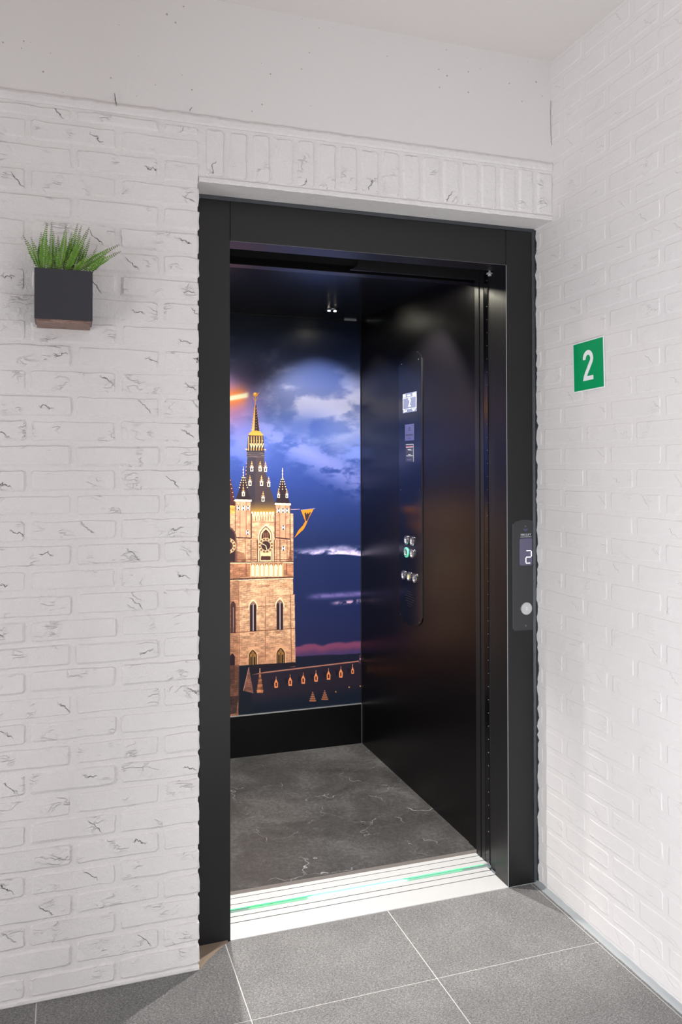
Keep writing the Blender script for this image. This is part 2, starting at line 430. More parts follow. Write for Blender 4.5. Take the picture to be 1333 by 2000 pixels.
# ---- mortar ledge under the beam and rounded lip under the soldier course
def ragged_strip(x0, x1, z0, z1, y0, y1, amp_t, amp_b, seed, step=.010):
    """thin strip on the back wall, face at y0, back at y1 (metres), ragged upper/lower edge"""
    r = random.Random(seed); n = int((x1 - x0) / step); bm = bmesh.new(); prev = None
    for i in range(n + 1):
        x = x0 + (x1 - x0) * i / n
        t = z1 + r.uniform(-amp_t, amp_t); b = z0 + r.uniform(-amp_b, amp_b)
        ring = [bm.verts.new(c) for c in ((x, y1, b), (x, y0 + .0022, b), (x, y0, b + (t - b) * .22 + r.uniform(0, .0008)), (x, y0 + r.uniform(-.0004, .0006), t - (t - b) * .25), (x, y0 + .0035, t), (x, y1, t))]
        if prev:
            for q in range(5): bm.faces.new((prev[q], prev[q + 1], ring[q + 1], ring[q]))
        prev = ring
    return bm
obj('mortar_ledge', ragged_strip(-1.0 * H, XR * H, (ZB - .0015) * H, (ZB + .0175) * H, (YW - .0012) * H, (YM + .004) * H, .0018, .0005, 3), M['mortar'], wall_back)
obj('mortar_lip', ragged_strip(XC * H, XR * H, (ZL - .0005) * H, 1.5835 * H, (YW - .0005) * H, (YM + .004) * H, .0009, .0006, 4), M['mortar'], wall_back)
# bottom strip of the left wall and bare mortar at the foot of the reveal
obj('mortar_foot', ragged_strip(-.6 * H, XC * H, .0002, .0095 * H, (YW + .0003) * H, (YM + .004) * H, .0012, .0001, 5), M['mortar'], wall_back)
bm = bmesh.new(); r = random.Random(5)
pts = [(XC - .001, 1.640), (XC + .003, 1.634), (XC + .022, 1.661), (XC + .046, 1.686), (XC + .070, 1.7075), (XC + .073, 1.7125), (XC - .001, 1.7125)]
lo = [bm.verts.new((x * H, y * H, 0.0)) for x, y in pts]
hi = [bm.verts.new((x * H - (.006 if k in (2, 3, 4) else 0), y * H + (.006 if k in (1, 2, 3, 4) else 0), .0022 + r.uniform(0, .0012))) for k, (x, y) in enumerate(pts)]
for i in range(len(pts)): bm.faces.new((lo[i], lo[(i + 1) % len(pts)], hi[(i + 1) % len(pts)], hi[i]))
bm.faces.new(hi)
obj('bare_mortar', bm, M['rawmortar'], wall_back)

def crack(pts, yv, w, parent):
    bm = bmesh.new(); prev = None; r = random.Random(len(pts))
    q = [P(x, y, 1, yv) for x, y in pts]; fine = []
    for a, b in zip(q, q[1:]):
        for k in range(6): fine.append(a.lerp(b, k / 6) + Vector((r.uniform(-.0006, .0006), 0, 0)))
    for i, c in enumerate(fine):
        ww = w * (.35 + .65 * math.sin(math.pi * min(1, (i + 1) / len(fine)))) * r.uniform(.6, 1.2)
        ring = [bm.verts.new(c + Vector((-ww, .0012, 0))), bm.verts.new(c + Vector((0, -.0002, 0))), bm.verts.new(c + Vector((ww, .0012, 0)))]
        if prev:
            for k in range(2): bm.faces.new((prev[k], prev[k + 1], ring[k + 1], ring[k]))
        prev = ring
    return obj('crack', bm, M['crack'], parent)
M['crack'] = mat('dark_crack', (.09, .075, .07), .9)
crack([(224, 182), (226, 196), (229, 212)], YW - .0012, .0013, wall_back)
crack([(375, 209), (369, 219)], YW - .0012, .0010, wall_back)
crack([(1080, 129), (1080, 146), (1087, 155)], YW + .0045, .0014, wall_back)
crack([(1084, 161), (1080, 168), (1078, 177)], YW + .0045, .0016, wall_back)
crack([(1077, 196), (1076, 225), (1077, 258), (1079, 300)], YW + .0045, .0007, wall_back)
# ---- black sealant along the right jamb and over the head, grey sealant along the right wall's foot
def jag_seal(seed):
    r = random.Random(seed); bm = bmesh.new(); prev = None; z = 0; n = 150
    for i in range(n + 1):
        z = i / n * ZF * H
        xx = XR * H - .0012; ww = max(.0006, .0045 + .0035 * math.sin(i * .9 + 2 * math.sin(i * .31)) + r.uniform(-.0025, .0035) + (.006 if r.random() < .06 else 0))
        ring = [bm.verts.new(c) for c in ((1.0710 * H, YF * H + .012, z), (1.0710 * H, YF * H - .0012, z), (1.0735 * H, YF * H - .0035 + r.uniform(0, .001), z), (xx, YF * H - .0055, z), (xx - .0003, YF * H - .0055 - ww, z), (xx + .003, YF * H - .0060 - ww, z))]
        if prev:
            for q in range(5): bm.faces.new((prev[q], prev[q + 1], ring[q + 1], ring[q]))
        prev = ring
    return bm
tag(obj('trim_1', jag_seal(2), M['rubber'], smooth=False), kind='structure', label='black sealant bead between right door jamb and wall')
def head_seal():
    r = random.Random(8); bm = bmesh.new(); prev = None; n = 70
    for i in range(n + 1):
        x = (XC + (1.0755 - XC) * i / n) * H
        w = .0022 + .0016 * math.sin(i * .35) + r.uniform(0, .0008)
        ring = [bm.verts.new(c) for c in ((x, YF * H + .01, ZF * H - .0045 - w * .4), (x, YF * H - .002 - w * .3, ZF * H - .0045 - w * .4), (x, YF * H - .0045 - w * .5, ZL * H - .001), (x, YF * H + .01, ZL * H + .0005))]
        if prev:
            for q in range(3): bm.faces.new((prev[q], prev[q + 1], ring[q + 1], ring[q]))
        prev = ring
    return bm
tag(obj('trim_2', head_seal(), M['rubber']), kind='structure', label='black sealant bead above the door head')
M['seal'] = mat('grey_floor_sealant', (.36, .38, .39), .45)
def foot_seal():
    r = random.Random(9); bm = bmesh.new(); prev = None; n = 120
    for i in range(n + 1):
        y = (.2 + (1.7105 - .2) * i / n) * H
        w = .010 + r.uniform(-.0008, .0008)
        ring = [bm.verts.new(c) for c in ((XM * H + .001, y, .0125 + r.uniform(-.0012, .0012)), (XR * H - .0015, y, .0095), (XR * H - w * .55, y, .003), (XR * H - w * 1.3, y, .0004))]
        if prev:
            for q in range(3): bm.faces.new((prev[q], prev[q + 1], ring[q + 1], ring[q]))
        prev = ring
    return bm
tag(obj('trim_3', foot_seal(), M['seal'], smooth=True), kind='structure', label='grey sealant fillet between floor tiles and right wall')

# ---------------------------------------------------------------- lift door frame
fr = thing('elevator_door_frame', ((XJ + XK) / 2 * H, (YF + .03) * H, 0), 'black satin steel lift door surround set in the white brick opening', 'door frame')
Y2 = 1.7744
obj('jamb', bx(XC - .0015, XJ - .0006, YF, Y2, .0003, ZF, .0012), M['frame'], fr)
obj('jamb', bx(XK + .0004, 1.0715, YF, Y2, .0003, ZF, .0012), M['frame'], fr)
obj('head', bx(XJ + .0004, XK - .0004, YF + .0006, Y2, ZH, ZF, .0012), M['frame'], fr)
obj('edge_line', bx(XK + .0002, XK + .0010, YF - .0004, YF + .001, .001, ZH), mat('bevel_glint', (.42, .42, .44), .4, .3), fr)  # pale strip added as a painted glint on the jamb bevel
obj('edge_line', bx(XJ, XK, YF + .0002, YF + .0012, ZH - .0003, ZH + .0004), M['edge'], fr)  # thin lighter strip, painted glint along the head's lower edge
obj('backing_plate', bx(XC, 1.07, YF + .012, Y2 - .004, ZH + .01, ZF - .004), M['black'], fr)

# ---------------------------------------------------------------- sills
zt = .0015
sill = thing('landing_sill', ((XJ + XK) / 2 * H, 1.76 * H, 0), 'wide bright aluminium landing sill with two grooves at the front of the lift threshold', 'sill')
def rails(parent, edges, x0, x1):
    for a, b in edges:
        obj('rail', bx(x0, x1, a, b, -.018, zt, .0006), M['alu'], parent)
rails(sill, ((1.7122, 1.7728), (1.7762, 1.7968), (1.8002, 1.8148)), XJ - .0003, XK + .0002)
obj('sill_bed', bx(XJ - .0003, XK + .0002, 1.7135, 1.814, -.024, -.0008), M['groove'], sill)
obj('channel', bx(XJ - .0003, 1.0126, 1.8145, 1.8320, -.024, -.0022), M['channel'], sill)
# two green leds under the car sill nosing shine into the gap between the sills
def led(parent, x, power, color, half):
    obj('indicator_lamp', bx(x - half, x + half, 1.8308, 1.8317, -.0008, .0006), M['greenled'], parent)
    l = bpy.data.lights.new('gap_light', 'AREA'); l.shape = 'RECTANGLE'; l.size = 2 * half * H; l.size_y = .004; l.energy = power; l.color = color
    o = bpy.data.objects.new('gap_light', l); COL.objects.link(o); o.location = (x * H, 1.8300 * H, .0008 * H); o.rotation_euler = (math.radians(-25), 0, 0)

# ---------------------------------------------------------------- lift car
car = thing('elevator_car', ((XCL + XCR) / 2 * H, 2.34 * H, 0), 'black lift car with glossy side walls and dark grey marbled floor', 'elevator')
obj('floor_panel', bx(XCL, XCR, 1.9063, YB + .01, -.03, .0005), M['car_floor'], car)
obj('floor_trim', bx(XJ - .0003, 1.0225, 1.8904, 1.9063, -.02, .0018, .0006), M['trim'], car)
rails(car, ((1.8317, 1.8472), (1.8502, 1.8733), (1.8763, 1.8904)), XJ - .0003, 1.0126)
obj('sill_bed', bx(XJ - .0003, 1.0126, 1.8325, 1.89, -.024, -.0008), M['groove'], car)
led(car, .665, .16, (.50, 1, .66), .125)
led(car, .475, .020, (.03, 1, .30), .075)
led(car, .86, .016, (.04, .95, .40), .08)
led(car, .385, .002, (.03, .8, .25), .04)
led(car, .96, .0012, (.10, .6, .55), .04)
wallp = obj('side_wall', bx(XCR, XCR + .02, 1.8904, YB + .02, -.03, ZT + .02), M['car'], car)
obj('side_wall', bx(XCL - .02, XCL, 1.8904, YB + .02, -.03, ZT + .02), M['car'], car)
obj('back_wall', bx(XCL - .02, XCR + .02, YB + .002, YB + .02, -.03, ZT + .02), M['car'], car)
obj('skirting', bx(XCL, XCR, YB - .006, YB + .002, .0005, ZK, .0008), M['car'], car)
obj('skirting_bead', bx(XCL, XCR - .001, YB - .0072, YB - .001, ZK, ZK + .0028), M['silver'], car)
obj('corner_bead', bx(XCR - .0022, XCR, YB - .0075, YB - .005, .0005, ZK), M['edge'], car)
obj('corner_bead', bx(XCR - .0018, XCR, YB - .0042, YB - .002, ZK, ZT), M['frame'], car)
obj('ceiling_panel', bx(XCL, XCR, 1.90, YB + .002, ZT, ZT + .02), M['carceil'], car)
obj('ceiling_bead', bx(XCL, XCR, YB - .003, YB + .001, ZT - .0016, ZT), M['frame'], car)
obj('ceiling_clip', bx(.957, 1.003, YB - .012, YB - .004, ZT - .004, ZT), M['silver'], car)
# front returns, header and seam of the corner post
obj('corner_post', bx(XCR - .0022, XCR, 1.8904, 1.9503, .0005, ZT), M['car'], car)
obj('front_return', bx(XCL, XJ - .02, 1.8904, 1.9048, .0005, ZT), M['frame'], car)
obj('header', bx(XCL, XCR, 1.9055, 1.9390, ZH, ZT + .02, .0008), M['car'], car)
obj('header_upper', bx(XCL, XCR + .02, 1.8904, 1.9050, ZH + .018, ZT + .06), M['black'], car)
# hanger plate with a cut corner behind the door head
a = P(683, 532, 1, 1.880) / H; b = P(697, 519, 1, 1.880) / H
pp = [(a.x, ZH + .0005), (1.02, ZH + .0005), (1.02, ZH + .055), (b.x, ZH + .055), (b.x, ZH + .012)]
obj('hanger_plate', prism([(x * H, z * H) for x, z in pp], VY, .010, Vector((0, 1.872 * H, 0)), (VX, VZ)), M['frame'], car)
obj('door_track', bx(XJ - .03, 1.03, 1.800, 1.835, ZH + .030, ZH + .07), M['black'], car)
obj('shaft_lining', bx(XJ - .03, 1.05, 1.776, 1.8904, ZL - .012, ZL), M['black'], car)
# stacked door edges at the right of the threshold
obj('door_edge', bx(1.0065, 1.045, 1.7775, 1.8060, .002, ZH + .04, .0006), M['frame'], car)
obj('brush_seal', bx(1.0100, 1.040, 1.8075, 1.8170, .004, ZH + .02, 0), M['black'], car)
dp = obj('door_edge', bx(1.0105, 1.045, 1.8420, 1.8600, .002, ZH + .04, .0006), M['frame'], car)
obj('door_edge', bx(1.0095, 1.045, 1.8640, 1.8860, .002, ZH + .04, .0006), M['frame'], car)
lc = obj('light_curtain', bx(1.0100, 1.045, 1.8190, 1.8390, .006, ZH + .004, .0006), M['panelblack'], car)
ob = P(955, 1418, 1, 1.822).z; ot = P(955, 1624, 1, 1.822).z; stp = (ob - ot) / 8
z = ot; dome = None
while z < (ZH - .01) * H:
    if dome is None:
        bm = bmesh.new(); bmesh.ops.create_icosphere(bm, subdivisions=1, radius=.0016); me = bpy.data.meshes.new('rivet'); bm.to_mesh(me); bm.free(); me.materials.append(M['chrome']); dome = me
    obj('rivet', dome, None, lc, (1.0098 * H, 1.8215 * H, z)); z += stp
# levelling screw at the head
bolt = bmesh.new()
bp = P(957, 534, 1, 1.790)
for (zz, rr, hh) in ((0, .0115, .004), (-.006, .0065, .005), (.008, .0035, .010)):
    bmesh.ops.create_cone(bolt, segments=16, radius1=rr, radius2=rr * .8, depth=hh, cap_ends=True, matrix=Matrix.Translation(bp + Vector((0, 0, zz))))
obj('levelling_screw', bolt, mat('zinc_screw', (.75, .75, .75), .3, .35), car)

# downlights
def downlight(name, x, y, label, visible_power, tilt=0):
    t = thing(name, (x * H, y * H, ZT * H), label, 'lamp', 'downlights in the lift ceiling')
    c = Vector((x * H, y * H, ZT * H))
    bm = prism(disc(.030, 36), -VZ, .0035, c, (VX, VY), .0015)
    obj('bezel', bm, M['chrome'], t)
    for s in (-1, 1):
        bm = prism(disc(.0060, 20), -VZ, .0055, c + Vector((s * .0145, 0, 0)), (VX, VY), .001)
        obj('led_chip', bm, M['led'], t)
    l = bpy.data.lights.new(name + '_beam', 'SPOT'); l.energy = visible_power; l.spot_size = math.radians(104); l.spot_blend = .42; l.shadow_soft_size = .012; l.color = (1, .97, .93)
    o = bpy.data.objects.new(name + '_beam', l); COL.objects.link(o); o.location = c - VZ * .012; o.rotation_euler = (math.radians(tilt), 0, 0)
    l = bpy.data.lights.new(name + '_spill', 'SPOT'); l.energy = visible_power * .035; l.spot_size = math.radians(164); l.spot_blend = .25; l.shadow_soft_size = .012; l.color = (1, .95, .78)
    o = bpy.data.objects.new(name + '_spill', l); COL.objects.link(o); o.location = c - VZ * .012
LP = 19
downlight('ceiling_downlight', .8624, 2.6233, 'small bright downlight with two light points in the lift ceiling above the mural', LP)
downlight('ceiling_downlight', .3700, 2.6233, 'downlight in the lift ceiling at the hidden rear left corner', LP * 1.0)
downlight('ceiling_downlight', .8624, 2.0640, 'downlight in the lift ceiling just behind the door head on the right', LP * 6.8, 17)
downlight('ceiling_downlight', .3700, 2.0640, 'downlight in the lift ceiling just behind the door head on the left', LP * 6.8, 17)

# ---------------------------------------------------------------- mural (a flat print, painted procedurally)
def make_mural():
    W, Hh = 1120, 1912
    X = (XCL + (XCR - XCL) * (np.arange(W) + .5) / W)[None, :].repeat(Hh, 0)
    Z = (ZK + (ZT - ZK) * (np.arange(Hh) + .5) / Hh)[:, None].repeat(W, 1)
    # flat drawing coordinates of the print: u across, v down
    qx, qy, qz = X, YB, Z - 1
    dd = qx * CF.x + qy * CF.y + qz * CF.z
    U = CX + FPX * (qx * CR.x + qy * CR.y + qz * CR.z) / dd
    V = CY + FPX * (qx * CD.x + qy * CD.y + qz * CD.z) / dd
    rng = np.random.RandomState(4)
    def vn(sx, sy, seed):
        g = np.random.RandomState(seed).rand(256, 256)
        x = U / sx + 40; y = V / sy + 3
        xi = np.floor(x).astype(int); yi = np.floor(y).astype(int); fx = x - xi; fy = y - yi
        fx = fx * fx * (3 - 2 * fx); fy = fy * fy * (3 - 2 * fy)
        g00 = g[yi % 256, xi % 256]; g10 = g[yi % 256, (xi + 1) % 256]; g01 = g[(yi + 1) % 256, xi % 256]; g11 = g[(yi + 1) % 256, (xi + 1) % 256]
        return (g00 * (1 - fx) + g10 * fx) * (1 - fy) + (g01 * (1 - fx) + g11 * fx) * fy
    def fbm(sx, sy, seed, o=5):
        s = 0; a = 1; tt = 0
        for k in range(o): s = s + a * vn(sx / 2 ** k, sy / 2 ** k, seed + k); tt += a; a *= .55
        return s / tt
    def ss(x, a, b):
        t = np.clip((x - a) / (b - a), 0, 1); return t * t * (3 - 2 * t)
    img = np.zeros((Hh, W, 3))
    def C(*c): return np.array(c, float)
    def over(col, a):
        nonlocal img
        a = a[..., None]; img = img * (1 - a) + np.asarray(col, float) * a
    # sky
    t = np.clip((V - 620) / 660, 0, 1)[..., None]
    stops = [(0, C(12, 17, 30)), (.10, C(24, 33, 62)), (.20, C(52, 70, 130)), (.33, C(54, 76, 142)), (.48, C(33, 52, 112)), (.66, C(23, 35, 76)), (.86, C(25, 34, 74)), (1, C(34, 35, 70))]  # darkest top stops paint in the shade above the downlight cone
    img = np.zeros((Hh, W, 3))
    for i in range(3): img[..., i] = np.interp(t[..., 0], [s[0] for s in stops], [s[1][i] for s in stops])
    n = fbm(70, 42, 11); n2 = fbm(34, 20, 31)
    cl = ss(n, .42, .66)
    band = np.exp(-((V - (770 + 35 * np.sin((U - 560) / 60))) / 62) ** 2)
    over(C(184, 182, 210), np.clip(band * (.42 + .6 * cl), 0, .9))  # printed cloud, with the whitening of the downlight cone painted in
    band2 = np.exp(-((V - (800 + (U - 450) * .55)) / 34) ** 2) * ss(n2, .40, .62)
    over(C(140, 140, 200), band2 * .55)
    band3 = np.exp(-((V - 860) / 60) ** 2) * np.exp(-((U - 470) / 50) ** 2)
    over(C(110, 116, 190), band3 * .6 * ss(n, .35, .6))
    band4 = np.exp(-((V - 885) / 26) ** 2) * ss(U, 640, 700)
    over(C(110, 128, 200), band4 * .7 * ss(n2, .35, .6))
    dk = np.exp(-((V - 830) / 26) ** 2) * np.exp(-((U - 600) / 55) ** 2)
    over(C(36, 62, 140), dk * .6)
    # darker cloud bank and glow at the left
    over(C(30, 32, 66), np.exp(-((V - 728) / 34) ** 2) * np.exp(-((U - 500) / 40) ** 2) * .7)
    over(C(206, 130, 168), np.exp(-((V - 782) / 46) ** 2) * np.exp(-((U - 446) / 46) ** 2) * .95)
    ax = (V - (778 - (U - 450) * .19))
    over(C(255, 140, 60), np.exp(-(ax / 17) ** 2) * (1 - ss(U, 464, 496)))
    over(C(255, 245, 205), np.clip(1.6 * np.exp(-(ax / 4.4) ** 2), 0, 1) * (1 - ss(U, 480, 489)))
    # low streaks of cloud
    w = fbm(26, 16, 51); w2 = fbm(9, 6, 61)
    yb_ = 1084 - (U - 590) * .03 + 3 * np.sin(U / 22)
    d = V - yb_
    over(C(205, 190, 225), np.clip(ss(d, -20 + 0 * d, 1) * (1 - ss(d, 2, 5)) * ss(w, .34, .62) * ss(U, 560, 590) * (.5 + .9 * w2), 0, 1))
    d = V - (1166 - (U - 600) * .06); over(C(120, 105, 165), np.exp(-(d / 5) ** 2) * ss(w, .3, .6) * ss(U, 590, 630) * .8)
    d = V - (1178 - (U - 650) * .07); over(C(200, 160, 190), np.exp(-(d / 3.4) ** 2) * ss(w2, .25, .6) * ss(U, 640, 670))
    top = 1262 - (U - 577) * .10 - 6 * (fbm(30, 30, 71) - .5) * 2
    d = V - top; over(C(132, 66, 96), ss(d, -2, 4) * (1 - ss(d, 6, 34)) * .85 + 0)
    over(C(72, 56, 104), ss(d, 10, 26) * .75)
    hz = 1283 - (U - 577) * .045 - 3 * w2
    over(C(24, 26, 44), ss(V - hz, -1, 2))
    # foreground roof and ground
    rd = 1316.6 - (U - 489.6) * .120
    over(C(40, 32, 44), ss(V - rd, 0, 1) * (.75 + .25 * w))
    over(C(20, 28, 42), ss(V - (rd + 48), -8, 20))
    over(C(10, 20, 32), ss(V, 1365, 1400))
    over(C(196, 128, 104), np.exp(-((V - rd) / 1.3) ** 2) * ss(U, 489, 492))
    def poly(pts, col, alpha=1.0, shade=None):
        nonlocal img
        pts = [(float(a), float(b)) for a, b in pts]
        x0, x1 = min(p[0] for p in pts) - 1, max(p[0] for p in pts) + 1; y0, y1 = min(p[1] for p in pts) - 1, max(p[1] for p in pts) + 1
        cols = np.where((U[Hh // 2] >= x0 - 3) & (U[Hh // 2] <= x1 + 3))[0]
        if len(cols) == 0: return
        c0, c1 = cols[0], cols[-1] + 1
        vv = V[:, (c0 + c1) // 2]; rows = np.where((vv >= y0 - 12) & (vv <= y1 + 12))[0]
        if len(rows) == 0: return
        r0, r1 = rows[0], rows[-1] + 1
        u_, v_ = U[r0:r1, c0:c1], V[r0:r1, c0:c1]; ins = np.zeros(u_.shape, bool)
        k = len(pts)
        for i in range(k):
            (xa, ya), (xb, yb2) = pts[i], pts[(i + 1) % k]
            if ya == yb2: continue
            cond = ((ya > v_) != (yb2 > v_)) & (u_ < (xb - xa) * (v_ - ya) / (yb2 - ya) + xa)
            ins ^= cond
        col = np.asarray(col, float)
        sub = img[r0:r1, c0:c1]
        cc = col if shade is None else col * shade[r0:r1, c0:c1][..., None]
        a = ins[..., None] * alpha
        img[r0:r1, c0:c1] = sub * (1 - a) + cc * a
    def line(x0, y0, x1, y1, w_, col, al=1.0):
        L = math.hypot(x1 - x0, y1 - y0) or 1; nx, ny = -(y1 - y0) / L * w_ / 2, (x1 - x0) / L * w_ / 2
        poly([(x0 + nx, y0 + ny), (x1 + nx, y1 + ny), (x1 - nx, y1 - ny), (x0 - nx, y0 - ny)], col, al)
    def circ(x, y, r_, col, al=1.0, ry=None, shade=None):
        poly([(x + r_ * math.cos(q * math.pi / 12), y + (ry or r_) * math.sin(q * math.pi / 12)) for q in range(24)], col, al, shade)
    def arch(x, y0, y1, hw, col, al=1.0, tip=None):
        tip = tip or hw * 1.5
        pts = [(x - hw, y1), (x - hw, y0 + tip)]
        for q in range(1, 6):
            a_ = q / 6; pts.append((x - hw * (1 - a_ ** 1.6), y0 + tip * (1 - a_) ** 1.0 * (1 - .25 * a_)))
        pts.append((x, y0))
        for q in range(5, 0, -1):
            a_ = q / 6; pts.append((x + hw * (1 - a_ ** 1.6), y0 + tip * (1 - a_) ** 1.0 * (1 - .25 * a_)))
        pts += [(x + hw, y0 + tip), (x + hw, y1)]
        poly(pts, col, al)
    stone = .86 + .30 * (fbm(9, 5, 91, 4) - .5) * 2
    # mortar lines of the masonry
    rowh = 4.2; rv = (V + .15 * U) / rowh; rowi = np.floor(rv); fr_ = rv - rowi
    brk = (U + (rowi % 2) * 5 + 3 * vn(60, 4, 99)) / 11
    joint = ((fr_ < .2) | ((brk - np.floor(brk)) < .10)) & (vn(14, 7, 97) > .38)
    stone = stone * np.where(joint, .80, 1.0)
    GOLD, STONE, DARK = C(214, 150, 86), C(240, 184, 142), C(34, 26, 30)
    # extension of the tower to the left of what the photograph shows
    poly([(400, 1100), (466, 1127), (466, 1400), (360, 1400), (360, 1120)], STONE * .62, 1, stone)
    poly([(380, 1010), (452, 1004), (452, 1130), (380, 1130)], STONE * .7, 1, stone)
    # spire
    poly([(498, 791), (500.5, 791), (507.5, 847), (492.5, 847)], DARK)
    poly([(498, 788), (499.4, 788), (497, 847), (491.5, 847)], GOLD * 1.02)
    for k in range(9):
        yy = 797 + k * 5.2; hw = 1.6 + k * .75
        circ(499 + hw + .6, yy, .75, GOLD); circ(498.6 - hw - .4, yy, .75, GOLD); circ(500.3, yy + 2, .7, GOLD)
    line(498.6, 771, 498.8, 792, 1.7, GOLD); circ(499, 770.5, 5.0, C(236, 150, 50), 1, 4.4); circ(498, 769, 2.4, C(255, 214, 140)); line(503, 771, 506.5, 766.5, 1.5, GOLD); line(493.5, 775, 497.5, 782, 1.0, GOLD); line(504, 775, 500, 783, 1.0, GOLD)
    poly([(486, 847), (493, 841), (508, 842), (514, 849), (513, 852), (487, 852)], C(206, 140, 56))
    poly([(485, 850), (514.5, 851), (516.5, 882), (482.5, 881)], C(48, 36, 34))
    for k in range(6):
        x = 486 + k * 5.2; line(x, 852, x - .4, 880, 1.5, GOLD * .95)
    for k in range(5):
        x = 488.5 + k * 5.4; line(x, 866, x + 2.6, 874, 1.1, C(250, 216, 150)); line(x + 5, 866, x + 2.6, 874, 1.1, C(250, 216, 150)); circ(x + 2.6, 861, 1.2, GOLD)
    line(479, 877, 484, 878, 1.6, GOLD); line(515, 878, 520, 878.5, 1.6, GOLD)
    poly([(482, 881), (517, 882), (516.5, 893.5), (482.5, 893)], C(38, 34, 44)); 
    for yy in (884.5, 888.5, 892): line(482.5, yy, 516.5, yy + .6, .9, C(120, 100, 96))
    # main roof
    roof = [(483.5, 893), (516, 893.5), (517.5, 917), (523, 936), (530, 960), (539, 986), (539, 1003), (489, 1003), (466, 990), (476, 950), (480, 925)]
    poly(roof, C(44, 38, 48))
    poly([(500, 893), (516, 893.5), (517.5, 917), (523, 936), (530, 960), (539, 986), (539, 1003), (497, 1003)], C(58, 46, 48), .8)
    glow = np.clip((V - 975) / 28, 0, 1) ** 1.6
    a_ = glow * ((U > 489) & (U < 539) & (V < 1003)); over(C(190, 140, 50), a_ * .95)
    def dormer(x, y, s=1.0):
        poly([(x - 3.0 * s, y), (x, y - 5 * s), (x + 3.0 * s, y), (x + 3 * s, y + 8 * s), (x - 3 * s, y + 8 * s)], C(250, 226, 190))
        poly([(x - 1.5 * s, y + 1), (x + 1.5 * s, y + 1), (x + 1.5 * s, y + 6.5 * s), (x - 1.5 * s, y + 6.5 * s)], C(60, 46, 44))
        for q in (-1, 1):
            for k in range(3): circ(x + q * (3.4 - k * 1.2) * s, y - (1 + k * 3.6) * s, .8 * s, GOLD)
        line(x, y - 13 * s, x, y - 4 * s, .9, GOLD)
    for x, y in ((492, 913), (508.3, 913), (518.8, 914), (488.5, 941), (511, 941), (525, 943), (514, 972)): dormer(x, y, .95)
    for k in range(7): circ(481.5 - k * .3, 905 + k * 7, .8, C(220, 130, 90))
    # corner turrets
    def turret(xc_, ytip, yb3, hw):
        poly([(xc_, ytip + 14), (xc_ + hw * .45, ytip + 36), (xc_ + hw * .55, ytip + 48), (xc_ + hw, yb3), (xc_ - hw, yb3), (xc_ - hw * .55, ytip + 48), (xc_ - hw * .45, ytip + 36)], C(36, 26, 32))
        line(xc_, ytip, xc_, ytip + 22, 1.1, C(210, 170, 150))
        for k in range(3): circ(xc_, ytip + 6 + k * 6, 1.3, C(220, 180, 150))
        for k in range(5):
            w_ = hw * (.14 + k * .085)
            for q in (-1, 0, 1): circ(xc_ + q * w_, ytip + 22 + k * 4.8, 1.05, C(236, 190, 140))
    turret(475.5, 911, 978, 16); dormer(475.5, 962, .9)
    turret(552, 914, 983, 14.5); dormer(544.5, 966, .8); dormer(560.5, 966, .8)
    poly([(440, 930), (449, 930), (455, 955), (460, 988), (440, 988)], C(60, 30, 34))
    for k in range(6): circ(449.5 + k * 1.6, 938 + k * 8, 1.0, C(220, 150, 110))
    # upper stage of the tower
    poly([(440, 985), (459, 988), (459, 1010), (440, 1010)], C(236, 180, 90), 1, stone)
    poly([(448, 1003), (573, 1003), (573, 1130), (448, 1132)], STONE * .93, 1, stone)
    poly([(491, 1003), (544, 1003), (544, 1050), (491, 1050)], STONE, 1, stone)
    for k in range(9):
        x = 491 + k * 5.8; poly([(x, 999.5), (x + 3.6, 999.7), (x + 3.6, 1005), (x, 1005)], C(248, 214, 170))
    for k in range(10):
        x = 494 + k * 5.0; line(x, 1008, x, 1017, 1.3, C(120, 84, 66)); circ(x + 2.5, 1008, 1.2, C(246, 206, 160))
    for (xa, xb, ya, yb4) in ((459.5, 491, 976, 1051), (537.8, 567.5, 983, 1054)):
        poly([(xa, ya), (xb, ya + 1), (xb, yb4), (xa, yb4)], C(222, 160, 124), 1, stone)
        w_ = xb - xa
        for fx, cc in ((.30, C(134, 80, 60)), (.68, C(134, 80, 60)), (.0, C(78, 46, 38)), (.98, C(78, 46, 38))): line(xa + w_ * fx, ya, xa + w_ * fx, yb4, 1.4, cc)
        poly([(xa + w_ * .33, ya), (xa + w_ * .66, ya), (xa + w_ * .66, yb4), (xa + w_ * .33, yb4)], C(206, 142, 112), .65)
        poly([(xa - .8, ya - 1), (xb + .8, ya), (xb + .8, ya + 4), (xa - .8, ya + 3)], C(250, 214, 172))
    def slit(x, y):
        poly([(x - 2.8, y - 4), (x + 2.8, y - 4), (x + 2.8, y + 4.5), (x - 2.8, y + 4.5)], C(236, 226, 220))
        poly([(x - 1.9, y - 4), (x + 1.9, y - 4), (x, y), (x + 1.9, y + 4.5), (x - 1.9, y + 4.5), (x, y)], C(36, 24, 28))
    for x, y in ((466, 992), (475.5, 992), (484.5, 992), (484, 1040), (544.5, 997), (553, 997), (561, 997), (553.5, 1030), (553.8, 1071)): slit(x, y)
    line(459, 1050, 492, 1051, 2.2, C(64, 40, 36)); line(537, 1050, 568, 1053, 2.2, C(64, 40, 36)); line(492, 1052, 538, 1052, 1.0, C(170, 120, 90))
    # second stage
    for x in (463, 480, 541, 561): line(x, 1054, x, 1097, 1.3, C(140, 90, 68))
    for x in (490.5, 503, 536, 547, 568): line(x, 1054, x, 1096, 1.7, C(84, 50, 40))
    line(491.5, 1003, 491.5, 1050, 1.6, C(70, 42, 36)); line(537.2, 1003, 537.2, 1050, 1.6, C(70, 42, 36))
